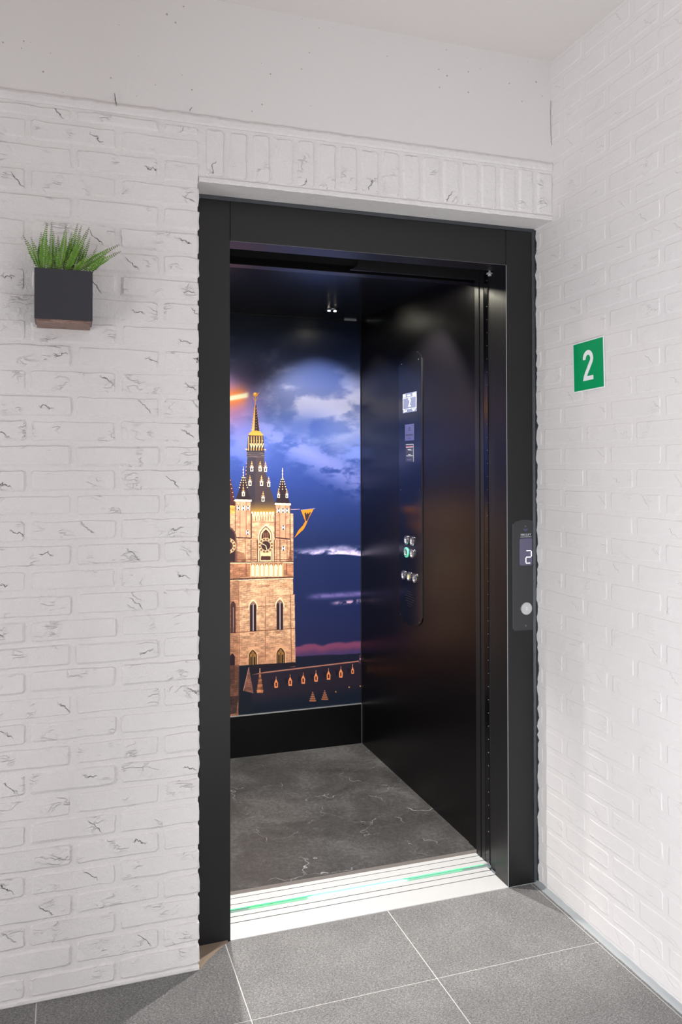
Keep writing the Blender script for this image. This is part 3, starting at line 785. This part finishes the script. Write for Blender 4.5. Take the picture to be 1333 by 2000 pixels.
    line(493, 1019, 536, 1020, 1.1, C(130, 84, 64)); line(460, 1093, 572, 1093, 1.5, C(110, 66, 50))
    poly([(461, 1076), (478, 1080), (480, 1097), (460, 1097)], C(120, 74, 56), .6, stone); poly([(566, 1072), (573, 1076), (572, 1097), (562, 1097)], C(120, 74, 56), .6, stone)
    arch(519.5, 1024, 1097, 15, C(250, 212, 164)); arch(519.5, 1027, 1097, 13, C(104, 62, 50)); arch(519.5, 1029.5, 1097, 11.2, C(236, 188, 142)); arch(519.5, 1034, 1060, 8.5, C(60, 36, 34))
    for dx in (-4, 0, 4): line(519.5 + dx, 1040, 519.5 + dx, 1052, 1.0, C(170, 120, 90))
    poly([(510, 1086), (529, 1086), (529, 1094), (510, 1094)], C(70, 42, 36))
    def clock(x, y, r_):
        circ(x, y, r_, C(208, 164, 110)); circ(x, y, r_ - 1.1, C(112, 80, 60)); circ(x, y, r_ * .66, C(226, 190, 140)); circ(x, y, r_ * .60, C(58, 36, 34))
        for q in range(12):
            a = q * math.pi / 6; line(x + math.cos(a) * r_ * .70, y + math.sin(a) * r_ * .70, x + math.cos(a) * (r_ - 1.6), y + math.sin(a) * (r_ - 1.6), 1.9, C(248, 224, 180))
        line(x, y, x - r_ * .5, y - r_ * .25, 1.2, C(248, 224, 180)); line(x, y, x + r_ * .16, y + r_ * .6, 1.2, C(248, 224, 180))
    clock(519.3, 1065.5, 15.2)
    arch(449, 1028, 1097, 13, C(90, 60, 54)); arch(449, 1032, 1097, 10, C(44, 30, 34)); clock(446, 1066, 15.2)
    line(447, 1098, 573, 1097, 1.8, C(84, 54, 44)); line(447, 1100, 573, 1099, 1.2, C(250, 214, 168))
    # arcade
    poly([(447, 1101), (573, 1100), (572.5, 1126), (447, 1129)], C(206, 140, 104), 1, stone)
    poly([(490, 1100), (553, 1099), (553, 1126), (490, 1127)], C(150, 96, 66))
    for k in range(7):
        x = 494 + k * 9.0; arch(x, 1102, 1126, 3.1, C(255, 236, 176))
    for k in range(8): line(489.6 + k * 9, 1101, 489.6 + k * 9, 1127, 1.5, C(240, 196, 140))
    line(481, 1100, 481, 1124, 1.4, C(110, 66, 50)); line(560, 1100, 560, 1122, 1.4, C(110, 66, 50))
    line(447, 1131, 573, 1127, 2.2, C(70, 42, 34)); line(447, 1134, 573, 1129.5, 1.3, C(250, 214, 168))
    # shaft of the tower
    poly([(440, 1135), (572.5, 1130.5), (573, 1161), (575.5, 1161), (577.5, 1293), (448, 1303), (440, 1303)], C(243, 188, 146), 1, stone)
    low = np.clip((V - 1225) / 70, 0, 1); a_ = low * ((U > 440) & (U < 577) & (V < 1303) & (V > 1225)) * .42; over(C(176, 112, 82), a_)
    over(C(206, 146, 104), ((U > 466) & (U < 572) & (V > 1137) & (V < 1160)) * .40 * ss(fbm(16, 9, 130), .4, .7))
    poly([(440, 1135), (466, 1133), (466, 1400), (440, 1400)], C(170, 112, 84), .55, stone)
    line(466.5, 1134, 468, 1296, 1.3, C(150, 96, 74)); line(519, 1165, 518.3, 1290, 1.3, C(150, 100, 76)); line(567.5, 1160, 569.5, 1293, 1.6, C(140, 92, 70))
    line(447, 1187, 577, 1181, 1.1, C(130, 84, 64)); line(447, 1236, 577, 1227, 1.4, C(130, 84, 64)); line(447, 1285, 520, 1282, 1.0, C(150, 96, 70)); line(519, 1165, 577, 1161, 1.0, C(160, 110, 80))
    for x, dy in ((494.6, 0), (546.8, -3)):
        arch(x, 1170 + dy, 1190 + dy, 9, C(252, 220, 176)); arch(x, 1173 + dy, 1192 + dy, 7.4, C(190, 136, 100)); arch(x, 1175 + dy, 1233 + dy, 6.2, C(44, 30, 34))
        line(x + .3, 1179 + dy, x + .3, 1232 + dy, 1.6, C(206, 186, 190)); line(x - 3.6, 1181 + dy, x, 1176 + dy, 1.1, C(180, 150, 130)); line(x + 3.6, 1181 + dy, x, 1176 + dy, 1.1, C(180, 150, 130))
    arch(455.5, 1174, 1236, 5, C(70, 44, 44)); line(456, 1186, 456, 1235, 1.1, C(170, 140, 130))
    for x, dy in ((494, 4), (548.5, 0)):
        arch(x, 1262 + dy, 1298 + dy, 9.6, C(230, 180, 130)); arch(x, 1264.5 + dy, 1298 + dy, 8.2, C(70, 46, 34)); arch(x - 3.4, 1272 + dy, 1297 + dy, 2.5, C(150, 108, 54)); arch(x + 3.4, 1272 + dy, 1297 + dy, 2.5, C(150, 108, 54)); arch(x, 1267 + dy, 1275 + dy, 2.4, C(140, 100, 56))
        arch(x - 3.4, 1278 + dy, 1297 + dy, 1.4, C(40, 30, 24)); arch(x + 3.4, 1278 + dy, 1297 + dy, 1.4, C(40, 30, 24))
    arch(454, 1276, 1335, 5, C(40, 26, 34))
    for x, y in ((492, 1238), (543, 1235), (522, 1144), (486, 1141)): circ(x, y, 5, C(150, 98, 70), .6, 2.6)
    # feet of the tower in the dark roofs
    poly([(466, 1300), (577.5, 1293), (577.5, 1300), (489, 1318), (470, 1330)], C(30, 24, 34))
    poly([(469, 1300), (492, 1300), (492, 1390), (469, 1390)], C(22, 26, 38))
    poly([(440, 1300), (468, 1298), (466, 1365), (463, 1375), (440, 1378)], C(118, 76, 62), .8, stone)
    poly([(440, 1362), (466, 1358), (462, 1392), (440, 1398)], C(60, 44, 46), .8, stone)
    poly([(486.5, 1303), (475.5, 1349), (495.5, 1354)], C(150, 98, 84), 1, stone); line(486.5, 1303, 475.5, 1349, 1.0, C(200, 140, 120))
    for k in range(8): poly([(508 - (1.5 + k * .75), 1312 + k * 5), (508 + (1.5 + k * .75), 1312 + k * 5), (508 + (.8 + k * .7), 1318 + k * 5), (508 - (.8 + k * .7), 1318 + k * 5)], C(216, 136, 92), .9, stone * (1.1 if k % 2 else .75))
    line(508, 1305, 508, 1314, 1.1, C(240, 190, 150))
    for k, (x, y) in enumerate(((539.5, 1330), (567, 1326), (592.5, 1322), (617.5, 1318), (642, 1314), (666, 1310), (689, 1306))):
        s = .95 if k < 6 else .7
        poly([(x, y - 5), (x + 4 * s, y + 4), (x + 3.4 * s, y + 14 * s), (x - 3.4 * s, y + 14 * s), (x - 4 * s, y + 4)], C(232, 140, 88))
        poly([(x - 1.4, y + 3), (x + 1.4, y + 3), (x + 1.4, y + 11 * s), (x - 1.4, y + 11 * s)], C(80, 38, 36)); line(x, y - 9, x, y - 3, .9, C(210, 140, 110))
        poly([(x - 5, y), (x - 12, y - 3), (x - 9, y + 10), (x - 4, y + 6)], C(20, 16, 28), .6)
    for x, y in ((611, 1351), (634.5, 1348)):
        for k in range(5): poly([(x - 1 - k * 1.5, y + k * 4), (x + 1 + k * 1.5, y + k * 4), (x + 1 + k * 1.3, y + 3 + k * 4), (x - 1 - k * 1.3, y + 3 + k * 4)], C(176, 108, 76), .9)
    for x, y in ((682, 1342), (704, 1340), (656, 1351)): circ(x, y, 1.6, C(190, 140, 90), .8)
    poly([(702, 1280), (706, 1276), (712, 1282), (712, 1296), (701, 1296)], C(70, 50, 66)); circ(704, 1287, 1.6, C(180, 130, 140))
    # banner
    line(568, 995, 586, 994.5, 1.0, C(190, 150, 160)); line(588, 996, 616, 993, 1.2, C(110, 110, 160))
    poly([(588, 996.5), (613.5, 993.5), (603, 1012), (598.5, 1024), (593, 1034), (575, 1050.5), (583, 1036), (592, 1026), (596.5, 1018)], C(206, 118, 30))
    poly([(595, 1003), (597, 1000), (599, 1005), (601, 1001), (603.5, 1004), (605, 1000), (607.5, 1001), (604, 1008), (600, 1018), (597.5, 1017)], C(44, 34, 40))
    # film grain
    img = img * (1 + (rng.rand(Hh, W, 1) - .5) * .05)
    img = np.clip(img / 255, 0, 1)
    buf = np.ones((Hh, W, 4), np.float32); buf[..., :3] = img
    im = bpy.data.images.new('mural_print', W, Hh); im.colorspace_settings.name = 'sRGB'
    im.pixels.foreach_set(buf.ravel()); im.update(); im.pack()
    return im
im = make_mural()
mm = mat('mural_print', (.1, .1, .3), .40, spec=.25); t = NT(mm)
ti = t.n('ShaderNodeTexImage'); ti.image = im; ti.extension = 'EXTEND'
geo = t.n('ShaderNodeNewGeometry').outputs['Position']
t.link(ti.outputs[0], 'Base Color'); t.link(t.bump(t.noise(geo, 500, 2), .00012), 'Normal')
bm = bmesh.new()
bxm(bm, XCL * H, (XCR - .0018) * H, (YB - .0012) * H, (YB + .0018) * H, (ZK + .0028) * H, (ZT - .0028) * H)
bm.normal_update(); uvl = bm.loops.layers.uv.new('uv')
for f in bm.faces:
    for l in f.loops:
        l[uvl].uv = ((l.vert.co.x / H - XCL) / (XCR - XCL), (l.vert.co.z / H - ZK) / (ZT - ZK))
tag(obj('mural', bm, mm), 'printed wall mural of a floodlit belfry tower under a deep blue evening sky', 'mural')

# ---------------------------------------------------------------- control panel in the car
XP = XCR - .0026
def Q(y, z, x=XP): return Vector((x * H, y * H, z * H))
U_, V_, N_ = -VY, VZ, -VX                # reading direction of signs on the right-hand walls, seen from the left
yc, hw = 2.331, .0888
cop = thing('control_panel', (XCR * H, yc * H, .93 * H), 'tall black control panel with lit floor display and silver buttons on the lift side wall', 'control panel')
arc = [(-hw * H, .53 * H)]
top = [(hw * H * math.cos(a), (1.322 + .036 * math.sin(a)) * H) for a in [i * math.pi / 16 for i in range(17)]]
bot = [(-hw * H * math.cos(a), (.544 - .036 * math.sin(a)) * H) for a in [i * math.pi / 16 for i in range(17)]]
obj('faceplate', prism(top + bot, -VX, .0034, Vector((XCR * H - .0001, yc * H, 0)), (-VY, VZ), .0012), M['panelblack'], cop)
obj('edge_line', bx(XCR - .0031, XCR, yc - hw - .0010, yc - hw, .545, 1.325), M['frame'], cop)
def plate_on(parent, name, y0, y1, z0, z1, m, th=.0010, x=XP, bev=0):
    return obj(name, bxm(bmesh.new(), x * H - th, x * H, y0 * H, y1 * H, z0 * H, z1 * H, bev), m, parent)
d = plate_on(cop, 'display', 2.2780, 2.3850, 1.1690, 1.2300, M['screen'])
xs = XP - .0010 / H
def mark(parent, y0, y1, z0, z1, m, x=xs, th=.0003, name='marking'):
    return obj(name, bxm(bmesh.new(), x * H - th, x * H, y0 * H, y1 * H, z0 * H, z1 * H), m, parent)
obj('digit', text_bm('2', .052, .0004, Q(2.331, 1.1985, xs), U_, V_, N_, 1.1), M['screenwhite'], d)
mark(d, 2.278, 2.385, 1.2150, 1.2158, M['screenwhite']); mark(d, 2.278, 2.385, 1.1800, 1.1808, M['screenwhite'])
mark(d, 2.2800, 2.2807, 1.181, 1.215, M['screenwhite']); mark(d, 2.382, 2.3827, 1.181, 1.215, M['screenwhite'])
obj('digit', text_bm('0', .016, .0003, Q(2.373, 1.1745, xs), U_, V_, N_, 1.2), M['screenwhite'], d)
for (a, b, z0, z1) in ((2.362, 2.381, 1.2185, 1.2275), (2.325, 2.348, 1.2200, 1.2240), (2.282, 2.306, 1.2180, 1.2265), (2.352, 2.366, 1.1725, 1.1760), (2.286, 2.312, 1.1760, 1.1775), (2.294, 2.306, 1.1720, 1.1740)): mark(d, a, b, z0, z1, M['screenwhite'])
pl_ = plate_on(cop, 'data_plate', 2.2982, 2.3680, 1.0810, 1.1320, M['plate'], .0008, bev=.0003)
for (a, b, z0, z1) in ((2.326, 2.338, 1.1180, 1.1225), (2.322, 2.342, 1.1125, 1.1145), (2.305, 2.362, 1.0970, 1.1010), (2.325, 2.343, 1.0875, 1.0893)): mark(pl_, a, b, z0, z1, M['ink'], XP - .0008 / H)
for y, z in ((2.303, 1.127), (2.363, 1.127)): obj('screw', prism(disc(.0018, 10), N_, .0006, Q(y, z, XP - .0008 / H), (U_, V_)), M['ink'], pl_)
pb = plate_on(cop, 'notice_label', 2.3020, 2.3620, 1.0150, 1.0695, M['ink'], .0006)
for (a, b, z0, z1, mm_) in ((2.3020, 2.3030, 1.015, 1.0695, 'whiteink'), (2.302, 2.362, 1.0685, 1.0695, 'whiteink'), (2.307, 2.360, 1.0615, 1.0630, 'red'), (2.307, 2.360, 1.0598, 1.0612, 'whiteink'), (2.322, 2.346, 1.0525, 1.0540, 'whiteink'), (2.311, 2.340, 1.0505, 1.0512, 'whiteink'), (2.324, 2.342, 1.0365, 1.0380, 'whiteink'), (2.308, 2.357, 1.0330, 1.0342, 'whiteink'), (2.318, 2.350, 1.0190, 1.0235, 'plate')): mark(pb, a, b, z0, z1, M[mm_], XP - .0006 / H)
def ring_bm(c, r0, r1, th, teeth=0, n=36):
    bm = bmesh.new(); v = [[], [], [], []]
    for i in range(n):
        a = 2 * math.pi * i / n; rr = r1 * (1 + (.06 if teeth and i % 3 == 0 else 0)); cs = U_ * math.cos(a) + V_ * math.sin(a)
        v[0].append(bm.verts.new(c + cs * rr)); v[1].append(bm.verts.new(c + cs * rr * .97 + N_ * th)); v[2].append(bm.verts.new(c + cs * r0 + N_ * th)); v[3].append(bm.verts.new(c + cs * r0))
    for i in range(n):
        j = (i + 1) % n
        for q in range(3): bm.faces.new((v[q][i], v[q][j], v[q + 1][j], v[q + 1][i]))
    return bm
def button(y, z, sym, lit=False):
    c = Q(y, z); rb = .0142 * H
    b = obj('button', prism(disc(rb * .72, 28), N_, .0030, c, (U_, V_), .0006), M['silver' if not lit else 'silver'], cop)
    if lit: obj('ring', ring_bm(c, rb * .74, rb * 1.12, .0050), M['ringgreen'], b)
    obj('ring', ring_bm(c + N_ * .001, rb * .74, rb * (1.0 if not lit else .92), .0052, 1), M['chrome'], b)
    cc = c + N_ * .0030
    if sym in '0123': obj('numeral', text_bm(sym, .026, .0006, cc, U_, V_, N_, 1.1), M['ink'], b)
    elif sym == 'bell': obj('symbol', prism([(-.008, -.006), (.008, -.006), (.006, -.003), (.005, .004), (0, .009), (-.005, .004), (-.006, -.003)], N_, .0006, cc, (U_, V_)), M['yellow'], b)
    elif sym == 'open':
        obj('symbol', prism([(-.002, .006), (-.009, 0), (-.002, -.006)], N_, .0006, cc, (U_, V_)), M['ink'], b); obj('symbol', prism([(.002, .006), (.002, -.006), (.009, 0)], N_, .0006, cc, (U_, V_)), M['ink'], b)
    else:
        obj('symbol', prism([(-.009, .006), (-.009, -.006), (-.001, 0)], N_, .0006, cc, (U_, V_)), M['ink'], b); obj('symbol', prism([(.009, .006), (.001, 0), (.009, -.006)], N_, .0006, cc, (U_, V_)), M['ink'], b)
for y, z, s, l in ((2.3552, .7695, '2', 0), (2.3115, .7700, '3', 0), (2.3570, .7310, '0', 1), (2.3115, .7315, '1', 0), (2.3800, .6570, 'open', 0), (2.3360, .6578, 'bell', 0), (2.2930, .6580, 'close', 0)): button(y, z, s, bool(l))
bm = bmesh.new()
for i in range(-3, 4):
    for j in range(-3, 4):
        if i * i + j * j > 10: continue
        c = Q(2.3345 + i * .0095 + .0045 * (j % 2), .588 + j * .0075)
        bmesh.ops.create_cone(bm, segments=6, radius1=.0011, radius2=.0011, depth=.0006, cap_ends=True, matrix=Matrix.Translation(c) @ Matrix.Rotation(math.pi / 2, 4, 'Y'))
obj('speaker_grille', bm, M['edge'], cop)
for y, z in ((2.403, .9255), (2.259, .928), (2.409, .528), (2.262, .528), (2.266, 1.326), (2.396, 1.326)):
    obj('screw', prism(disc(.0022, 10), N_, .0008, Q(y, z), (U_, V_)), M['chrome'], cop)

# ---------------------------------------------------------------- call panel on the right jamb
A_, B_, C_ = VX, VZ, -VY
def J(x, z, o=0.0): return Vector((x * H, YF * H - .0022 - o, z * H))
lop = thing('call_panel', (1.043 * H, YF * H, .738 * H), 'narrow dark call panel with floor display and round silver button on the right door jamb', 'call panel')
x0, x1 = 1.0155, 1.0712; pts = [(x0, .612), (x0 + .0045, .6075), (x1, .6065), (x1, .869)]
pts += [(x0 + (x1 - x0) * (1 - k / 8), .869 + .0035 * math.sin(math.pi * (1 - k / 8) * .9) - .0028 * (k / 8) ** 2) for k in range(1, 8)] + [(x0, .862)]
obj('faceplate', prism([(x * H, z * H) for x, z in pts], C_, .0022, Vector((0, YF * H, 0)), (A_, B_), .0008), metal_black('charcoal_panel', (.032, .033, .036), .38, 0), lop)
obj('edge_line', bxm(bmesh.new(), x0 * H - .0004, x0 * H + .0004, YF * H - .0026, YF * H, .612 * H, .862 * H), M['edge'], lop)
def rr(x0, x1, z0, z1, r_, n=5):
    o = []
    for cx_, cz_, a0 in ((x1 - r_, z1 - r_, 0), (x0 + r_, z1 - r_, 90), (x0 + r_, z0 + r_, 180), (x1 - r_, z0 + r_, 270)):
        for k in range(n + 1):
            a = math.radians(a0 + 90 * k / n); o.append((cx_ + r_ * math.cos(a), cz_ + r_ * math.sin(a)))
    return o
dw = obj('display', prism([(x * H, z * H) for x, z in rr(1.0338, 1.0678, .7625, .8270, .004)], C_, .0006, J(0, 0), (A_, B_)), M['lcd'], lop)
def seg(x0, x1, z0, z1): return bxm(bmesh.new(), x0 * H, x1 * H, YF * H - .0033, YF * H - .0028, z0 * H, z1 * H, .0002)
xl, xh, zl_, zm, zh_ = 1.0500, 1.0655, .7665, .7815, .7965
for s in ((xl + .002, xh - .001, zh_, zh_ + .0022), (xh - .001, xh + .0016, zm + .002, zh_ - .0005), (xl + .0015, xh - .001, zm - .0005, zm + .0017), (xl - .0006, xl + .0020, zl_ + .0025, zm - .0008), (xl + .0010, xh - .003, zl_, zl_ + .0022)):
    obj('digit_segment', seg(*s), M['screenwhite'], dw)
obj('lettering', text_bm('VEROLIFT', .0092, .0003, J(1.0510, .8358), A_, B_, C_, 1.0), M['whiteink'], lop)
obj('underline', bxm(bmesh.new(), 1.0360 * H, 1.0660 * H, YF * H - .0026, YF * H - .0022, .8303 * H, .8313 * H), M['whiteink'], lop)
for s in (-1, 1):
    obj('emblem', prism([(s * x, y) for x, y in ((.0004, -.0055), (.0016, -.0010), (.0052, -.0005), (.0062, .0018), (.0026, .0016), (.0074, .0036), (.0104, .0062), (.0030, .0050), (.0004, .0030))], C_, .0004, J(1.0505, .8462), (A_, B_)), M['plate'], lop)
btn = obj('button', prism(disc(.0149 * H, 40), C_, .0040, J(1.0508, .6593), (A_, B_), .0010), M['silver'], lop)
obj('button_face', prism(disc(.0130 * H, 40), C_, .0004, J(1.0508, .6593, .0040), (A_, B_)), mat('pale_button_face', (.55, .55, .55), .45, .2), btn)
obj('numeral', text_bm('2', .016, .0004, J(1.0508, .6593, .0044), A_, B_, C_), M['white'], btn)
for z in (.8560, .6180): obj('screw', prism(disc(.0028, 14), C_, .0007, J(1.0500, z), (A_, B_)), M['edge'], lop)

# ---------------------------------------------------------------- floor number sign on the right wall
XS = XR - .0018
sc = Vector((XS * H, 1.4944 * H, 1.2185 * H)); ti_ = math.radians(1.6)
SU, SV = -VY * math.cos(ti_) + VZ * math.sin(ti_) * 1.0, VZ * math.cos(ti_) + VY * math.sin(ti_)
sg = thing('floor_number_sign', sc, 'green square sign with a white number 2 on the right white wall', 'sign')
hs = .0548 * H
def sq(h): return [(-h, -h), (h, -h), (h, h), (-h, h)]
obj('border', prism(sq(hs), -VX, .0016, sc, (SU, SV), .0004), M['white'], sg)
obj('plate', prism(sq(hs - .0036), -VX, .0004, sc - VX * .0016, (SU, SV)), M['green'], sg)
def two_bm(o_, u_, v_, n_):
    cl = []
    for k in range(15):
        a = math.radians(184 - k * 15.0); cl.append((.0178 * math.cos(a), .0190 + .0186 * math.sin(a)))
    cl += [(.0085, .0010), (.0005, -.0105), (-.0085, -.0225), (-.0150, -.0335), (-.0185, -.0440)]
    w_ = .0070; L_, R2 = [], []
    for i, p in enumerate(cl):
        q = cl[min(i + 1, len(cl) - 1)]; r_ = cl[max(i - 1, 0)]; dx, dy = q[0] - r_[0], q[1] - r_[1]; l = math.hypot(dx, dy)
        if i == 0: dx, dy, l = 0, 1, 1
        if i == len(cl) - 1: dx, dy, l = -.15, -1, 1.01; 
        nx, ny = -dy / l * w_, dx / l * w_
        if i == len(cl) - 1: ny = 0
        L_.append((p[0] + nx, p[1] + ny)); R2.append((p[0] - nx, p[1] - ny))
    bm = bmesh.new(); mk = lambda p: bm.verts.new(o_ + u_ * p[0] + v_ * p[1])
    lv = [mk(p) for p in L_]; rv_ = [mk(p) for p in R2]
    for i in range(len(cl) - 1): bm.faces.new((lv[i], lv[i + 1], rv_[i + 1], rv_[i]))
    a, b = -.0250, .0240
    bm.faces.new([bm.verts.new(o_ + n_ * .00003 + u_ * p[0] + v_ * p[1]) for p in ((a + .001, -.0440), (b, -.0440), (b, -.0315), (a + .0055, -.0315))])
    return bm
bm = two_bm(sc - VX * .0023, SU, SV, -VX)
obj('numeral', bm, M['white'], sg)

# ---------------------------------------------------------------- wall planter and its fern
px0, px1, py0, pz0, pz1 = -.0499 * H, .0503 * H, 1.560 * H, 1.2680 * H, 1.3592 * H
py1 = YW * H - .001
pl0 = thing('wall_planter', ((px0 + px1) / 2, py1, pz0), 'square anthracite planter box hung on the left brick wall', 'planter')
w = .004
bm = bmesh.new(); bxm(bm, px0, px1, py0, py1, pz0, pz1, 0)
topf = max(bm.faces, key=lambda f: f.calc_center_median().z)
ri = bmesh.ops.inset_region(bm, faces=[topf], thickness=w)
ex = bmesh.ops.extrude_discrete_faces(bm, faces=[topf])
for v in ex['faces'][0].verts: v.co.z -= .030
bmesh.ops.bevel(bm, geom=[e for e in bm.edges if abs(e.verts[0].co.z - e.verts[1].co.z) > .05], offset=.0012, segments=2, affect='EDGES')
obj('box', bm, M['planter'], pl0)
obj('wooden_base', bxm(bmesh.new(), px0 + .004, px1 - .004, py0 + .003, py1, pz0 - .0085, pz0 + .0005, .0004), M['wood'], pl0)
obj('filling', bxm(bmesh.new(), px0 + w + .001, px1 - w - .001, py0 + w + .001, py1 - w - .001, pz1 - .029, pz1 - .016), M['soil'], pl0)
fern = thing('fern', ((px0 + px1) / 2, (py0 + py1) / 2, pz1 - .02), 'small green fern with upright fronds growing in the dark wall planter', 'plant')
fr_rnd = random.Random(12)
def frond(bp, tp, yb5, yt5, bend, wid, tone0, tipd=.72):
    b0 = P(20 + bp[0] / 5.332, 400 + bp[1] / 5.332, 1, yb5); b1 = P(20 + tp[0] / 5.332, 400 + tp[1] / 5.332, 1, yt5)
    b0 = b0 + (b0 - b1).normalized() * .012
    ax_ = (b1 - b0); L = ax_.length; side = Vector((ax_.z, 0, -ax_.x)).normalized(); mid = (b0 + b1) / 2 + side * bend * L
    cp = lambda s: b0 * (1 - s) ** 2 + mid * 2 * s * (1 - s) + b1 * s * s
    bm = bmesh.new(); tone = bm.verts.layers.float.new('tone')
    def vert(c, tv):
        v = bm.verts.new(c); v[tone] = tv; return v
    n = 12; prev = None
    for i in range(n + 1):
        s = i / n; c = cp(s); tg = (cp(min(1, s + .02)) - cp(max(0, s - .02))).normalized(); sd = tg.cross(VY).normalized(); rad = .0011 * (1 - .7 * s)
        ring = [vert(c + sd * rad * math.cos(a) - VY * rad * math.sin(a), .45 + (.5 * max(0, s - .6) / .4)) for a in (0, 2.09, 4.19)]
        if prev:
            for q in range(3): bm.faces.new((prev[q], prev[(q + 1) % 3], ring[(q + 1) % 3], ring[q]))
        prev = ring
    m_ = int(L / .0050)
    for i in range(2, m_ + 1):
        s = i / m_; c = cp(s); tg = (cp(min(1, s + .02)) - cp(max(0, s - .02))).normalized(); sd = tg.cross(VY).normalized()
        prof = min(1, .55 + s * 1.6) * (1 - max(0, s - .45) / .55 * .72)
        ll = wid * prof * fr_rnd.uniform(.85, 1.1)
        tb = tone0 + fr_rnd.uniform(-.06, .1) + (max(0, s - tipd) / (1 - tipd)) * .8
        for q in (-1, 1):
            out = (sd * q * .86 + tg * .50 - VY * fr_rnd.uniform(.05, .4)).normalized(); up = (out.cross(tg) * q).normalized(); wv_ = (tg * .9 - sd * q * .25).normalized()
            hw_ = ll * .30
            base = c
            p1 = vert(base, tb - .1); p2 = vert(base + out * ll * .45 - wv_ * hw_, tb); p3 = vert(base + out * ll * .85 - wv_ * hw_ * .8, tb + .05)
            p4 = vert(base + out * ll, tb + .12); p5 = vert(base + out * ll * .85 + wv_ * hw_ * .8, tb + .05); p6 = vert(base + out * ll * .45 + wv_ * hw_, tb)
            p7 = vert(base + out * ll * .55 + VY * ll * .16, tb - .12)
            for a_, b_ in ((p1, p2), (p2, p3), (p3, p4), (p4, p5), (p5, p6), (p6, p1)): bm.faces.new((a_, b_, p7))
    me = bpy.data.meshes.new('frond'); bm.to_mesh(me); bm.free(); me.materials.append(M['leaf'])
    o = obj('frond', me, None, fern); return o
FR = [((285, 650), (135, 325), 1.585, 1.575, .04, .0085, .30, .35), ((300, 640), (218, 345), 1.600, 1.600, .03, .0080, .22, .45), ((350, 650), (383, 195), 1.575, 1.572, -.05, .0110, .42, .80),
      ((325, 650), (325, 295), 1.600, 1.605, -.04, .0095, .25, .6), ((440, 660), (432, 185), 1.590, 1.605, -.02, .0075, .35, .6), ((452, 660), (452, 285), 1.578, 1.585, .01, .0080, .38, .85),
      ((505, 660), (582, 215), 1.573, 1.575, .04, .0100, .42, .78), ((560, 660), (702, 203), 1.585, 1.595, .03, .0090, .36, .7), ((600, 668), (820, 240), 1.578, 1.580, .03, .0095, .40, .55),
      ((560, 660), (640, 290), 1.590, 1.600, .05, .0095, .30, .8), ((650, 670), (742, 225), 1.600, 1.605, -.05, .0080, .22, .5), ((690, 675), (832, 345), 1.590, 1.595, .06, .0080, .25, .35),
      ((590, 668), (735, 330), 1.572, 1.570, .04, .0105, .45, .9), ((720, 680), (1130, 420), 1.580, 1.575, -.05, .0100, .40, .55), ((800, 690), (1150, 488), 1.572, 1.568, -.04, .0090, .42, .55),
      ((835, 690), (1010, 470), 1.585, 1.590, .05, .0095, .36, .8), ((770, 685), (905, 430), 1.605, 1.608, .05, .0060, .30, .9), ((395, 655), (405, 420), 1.572, 1.575, .04, .0090, .44, .95),
      ((480, 660), (500, 330), 1.600, 1.605, .02, .0090, .18, .8), ((700, 675), (770, 420), 1.600, 1.605, .02, .0090, .16, .8), ((630, 670), (640, 420), 1.605, 1.607, .02, .0095, .12, .8),
      ((520, 660), (470, 440), 1.570, 1.572, -.03, .0080, .42, .95), ((420, 655), (365, 350), 1.605, 1.607, -.03, .0085, .14, .8), ((680, 680), (840, 520), 1.570, 1.568, -.03, .0085, .46, .95)]
for f in FR: frond(*f)
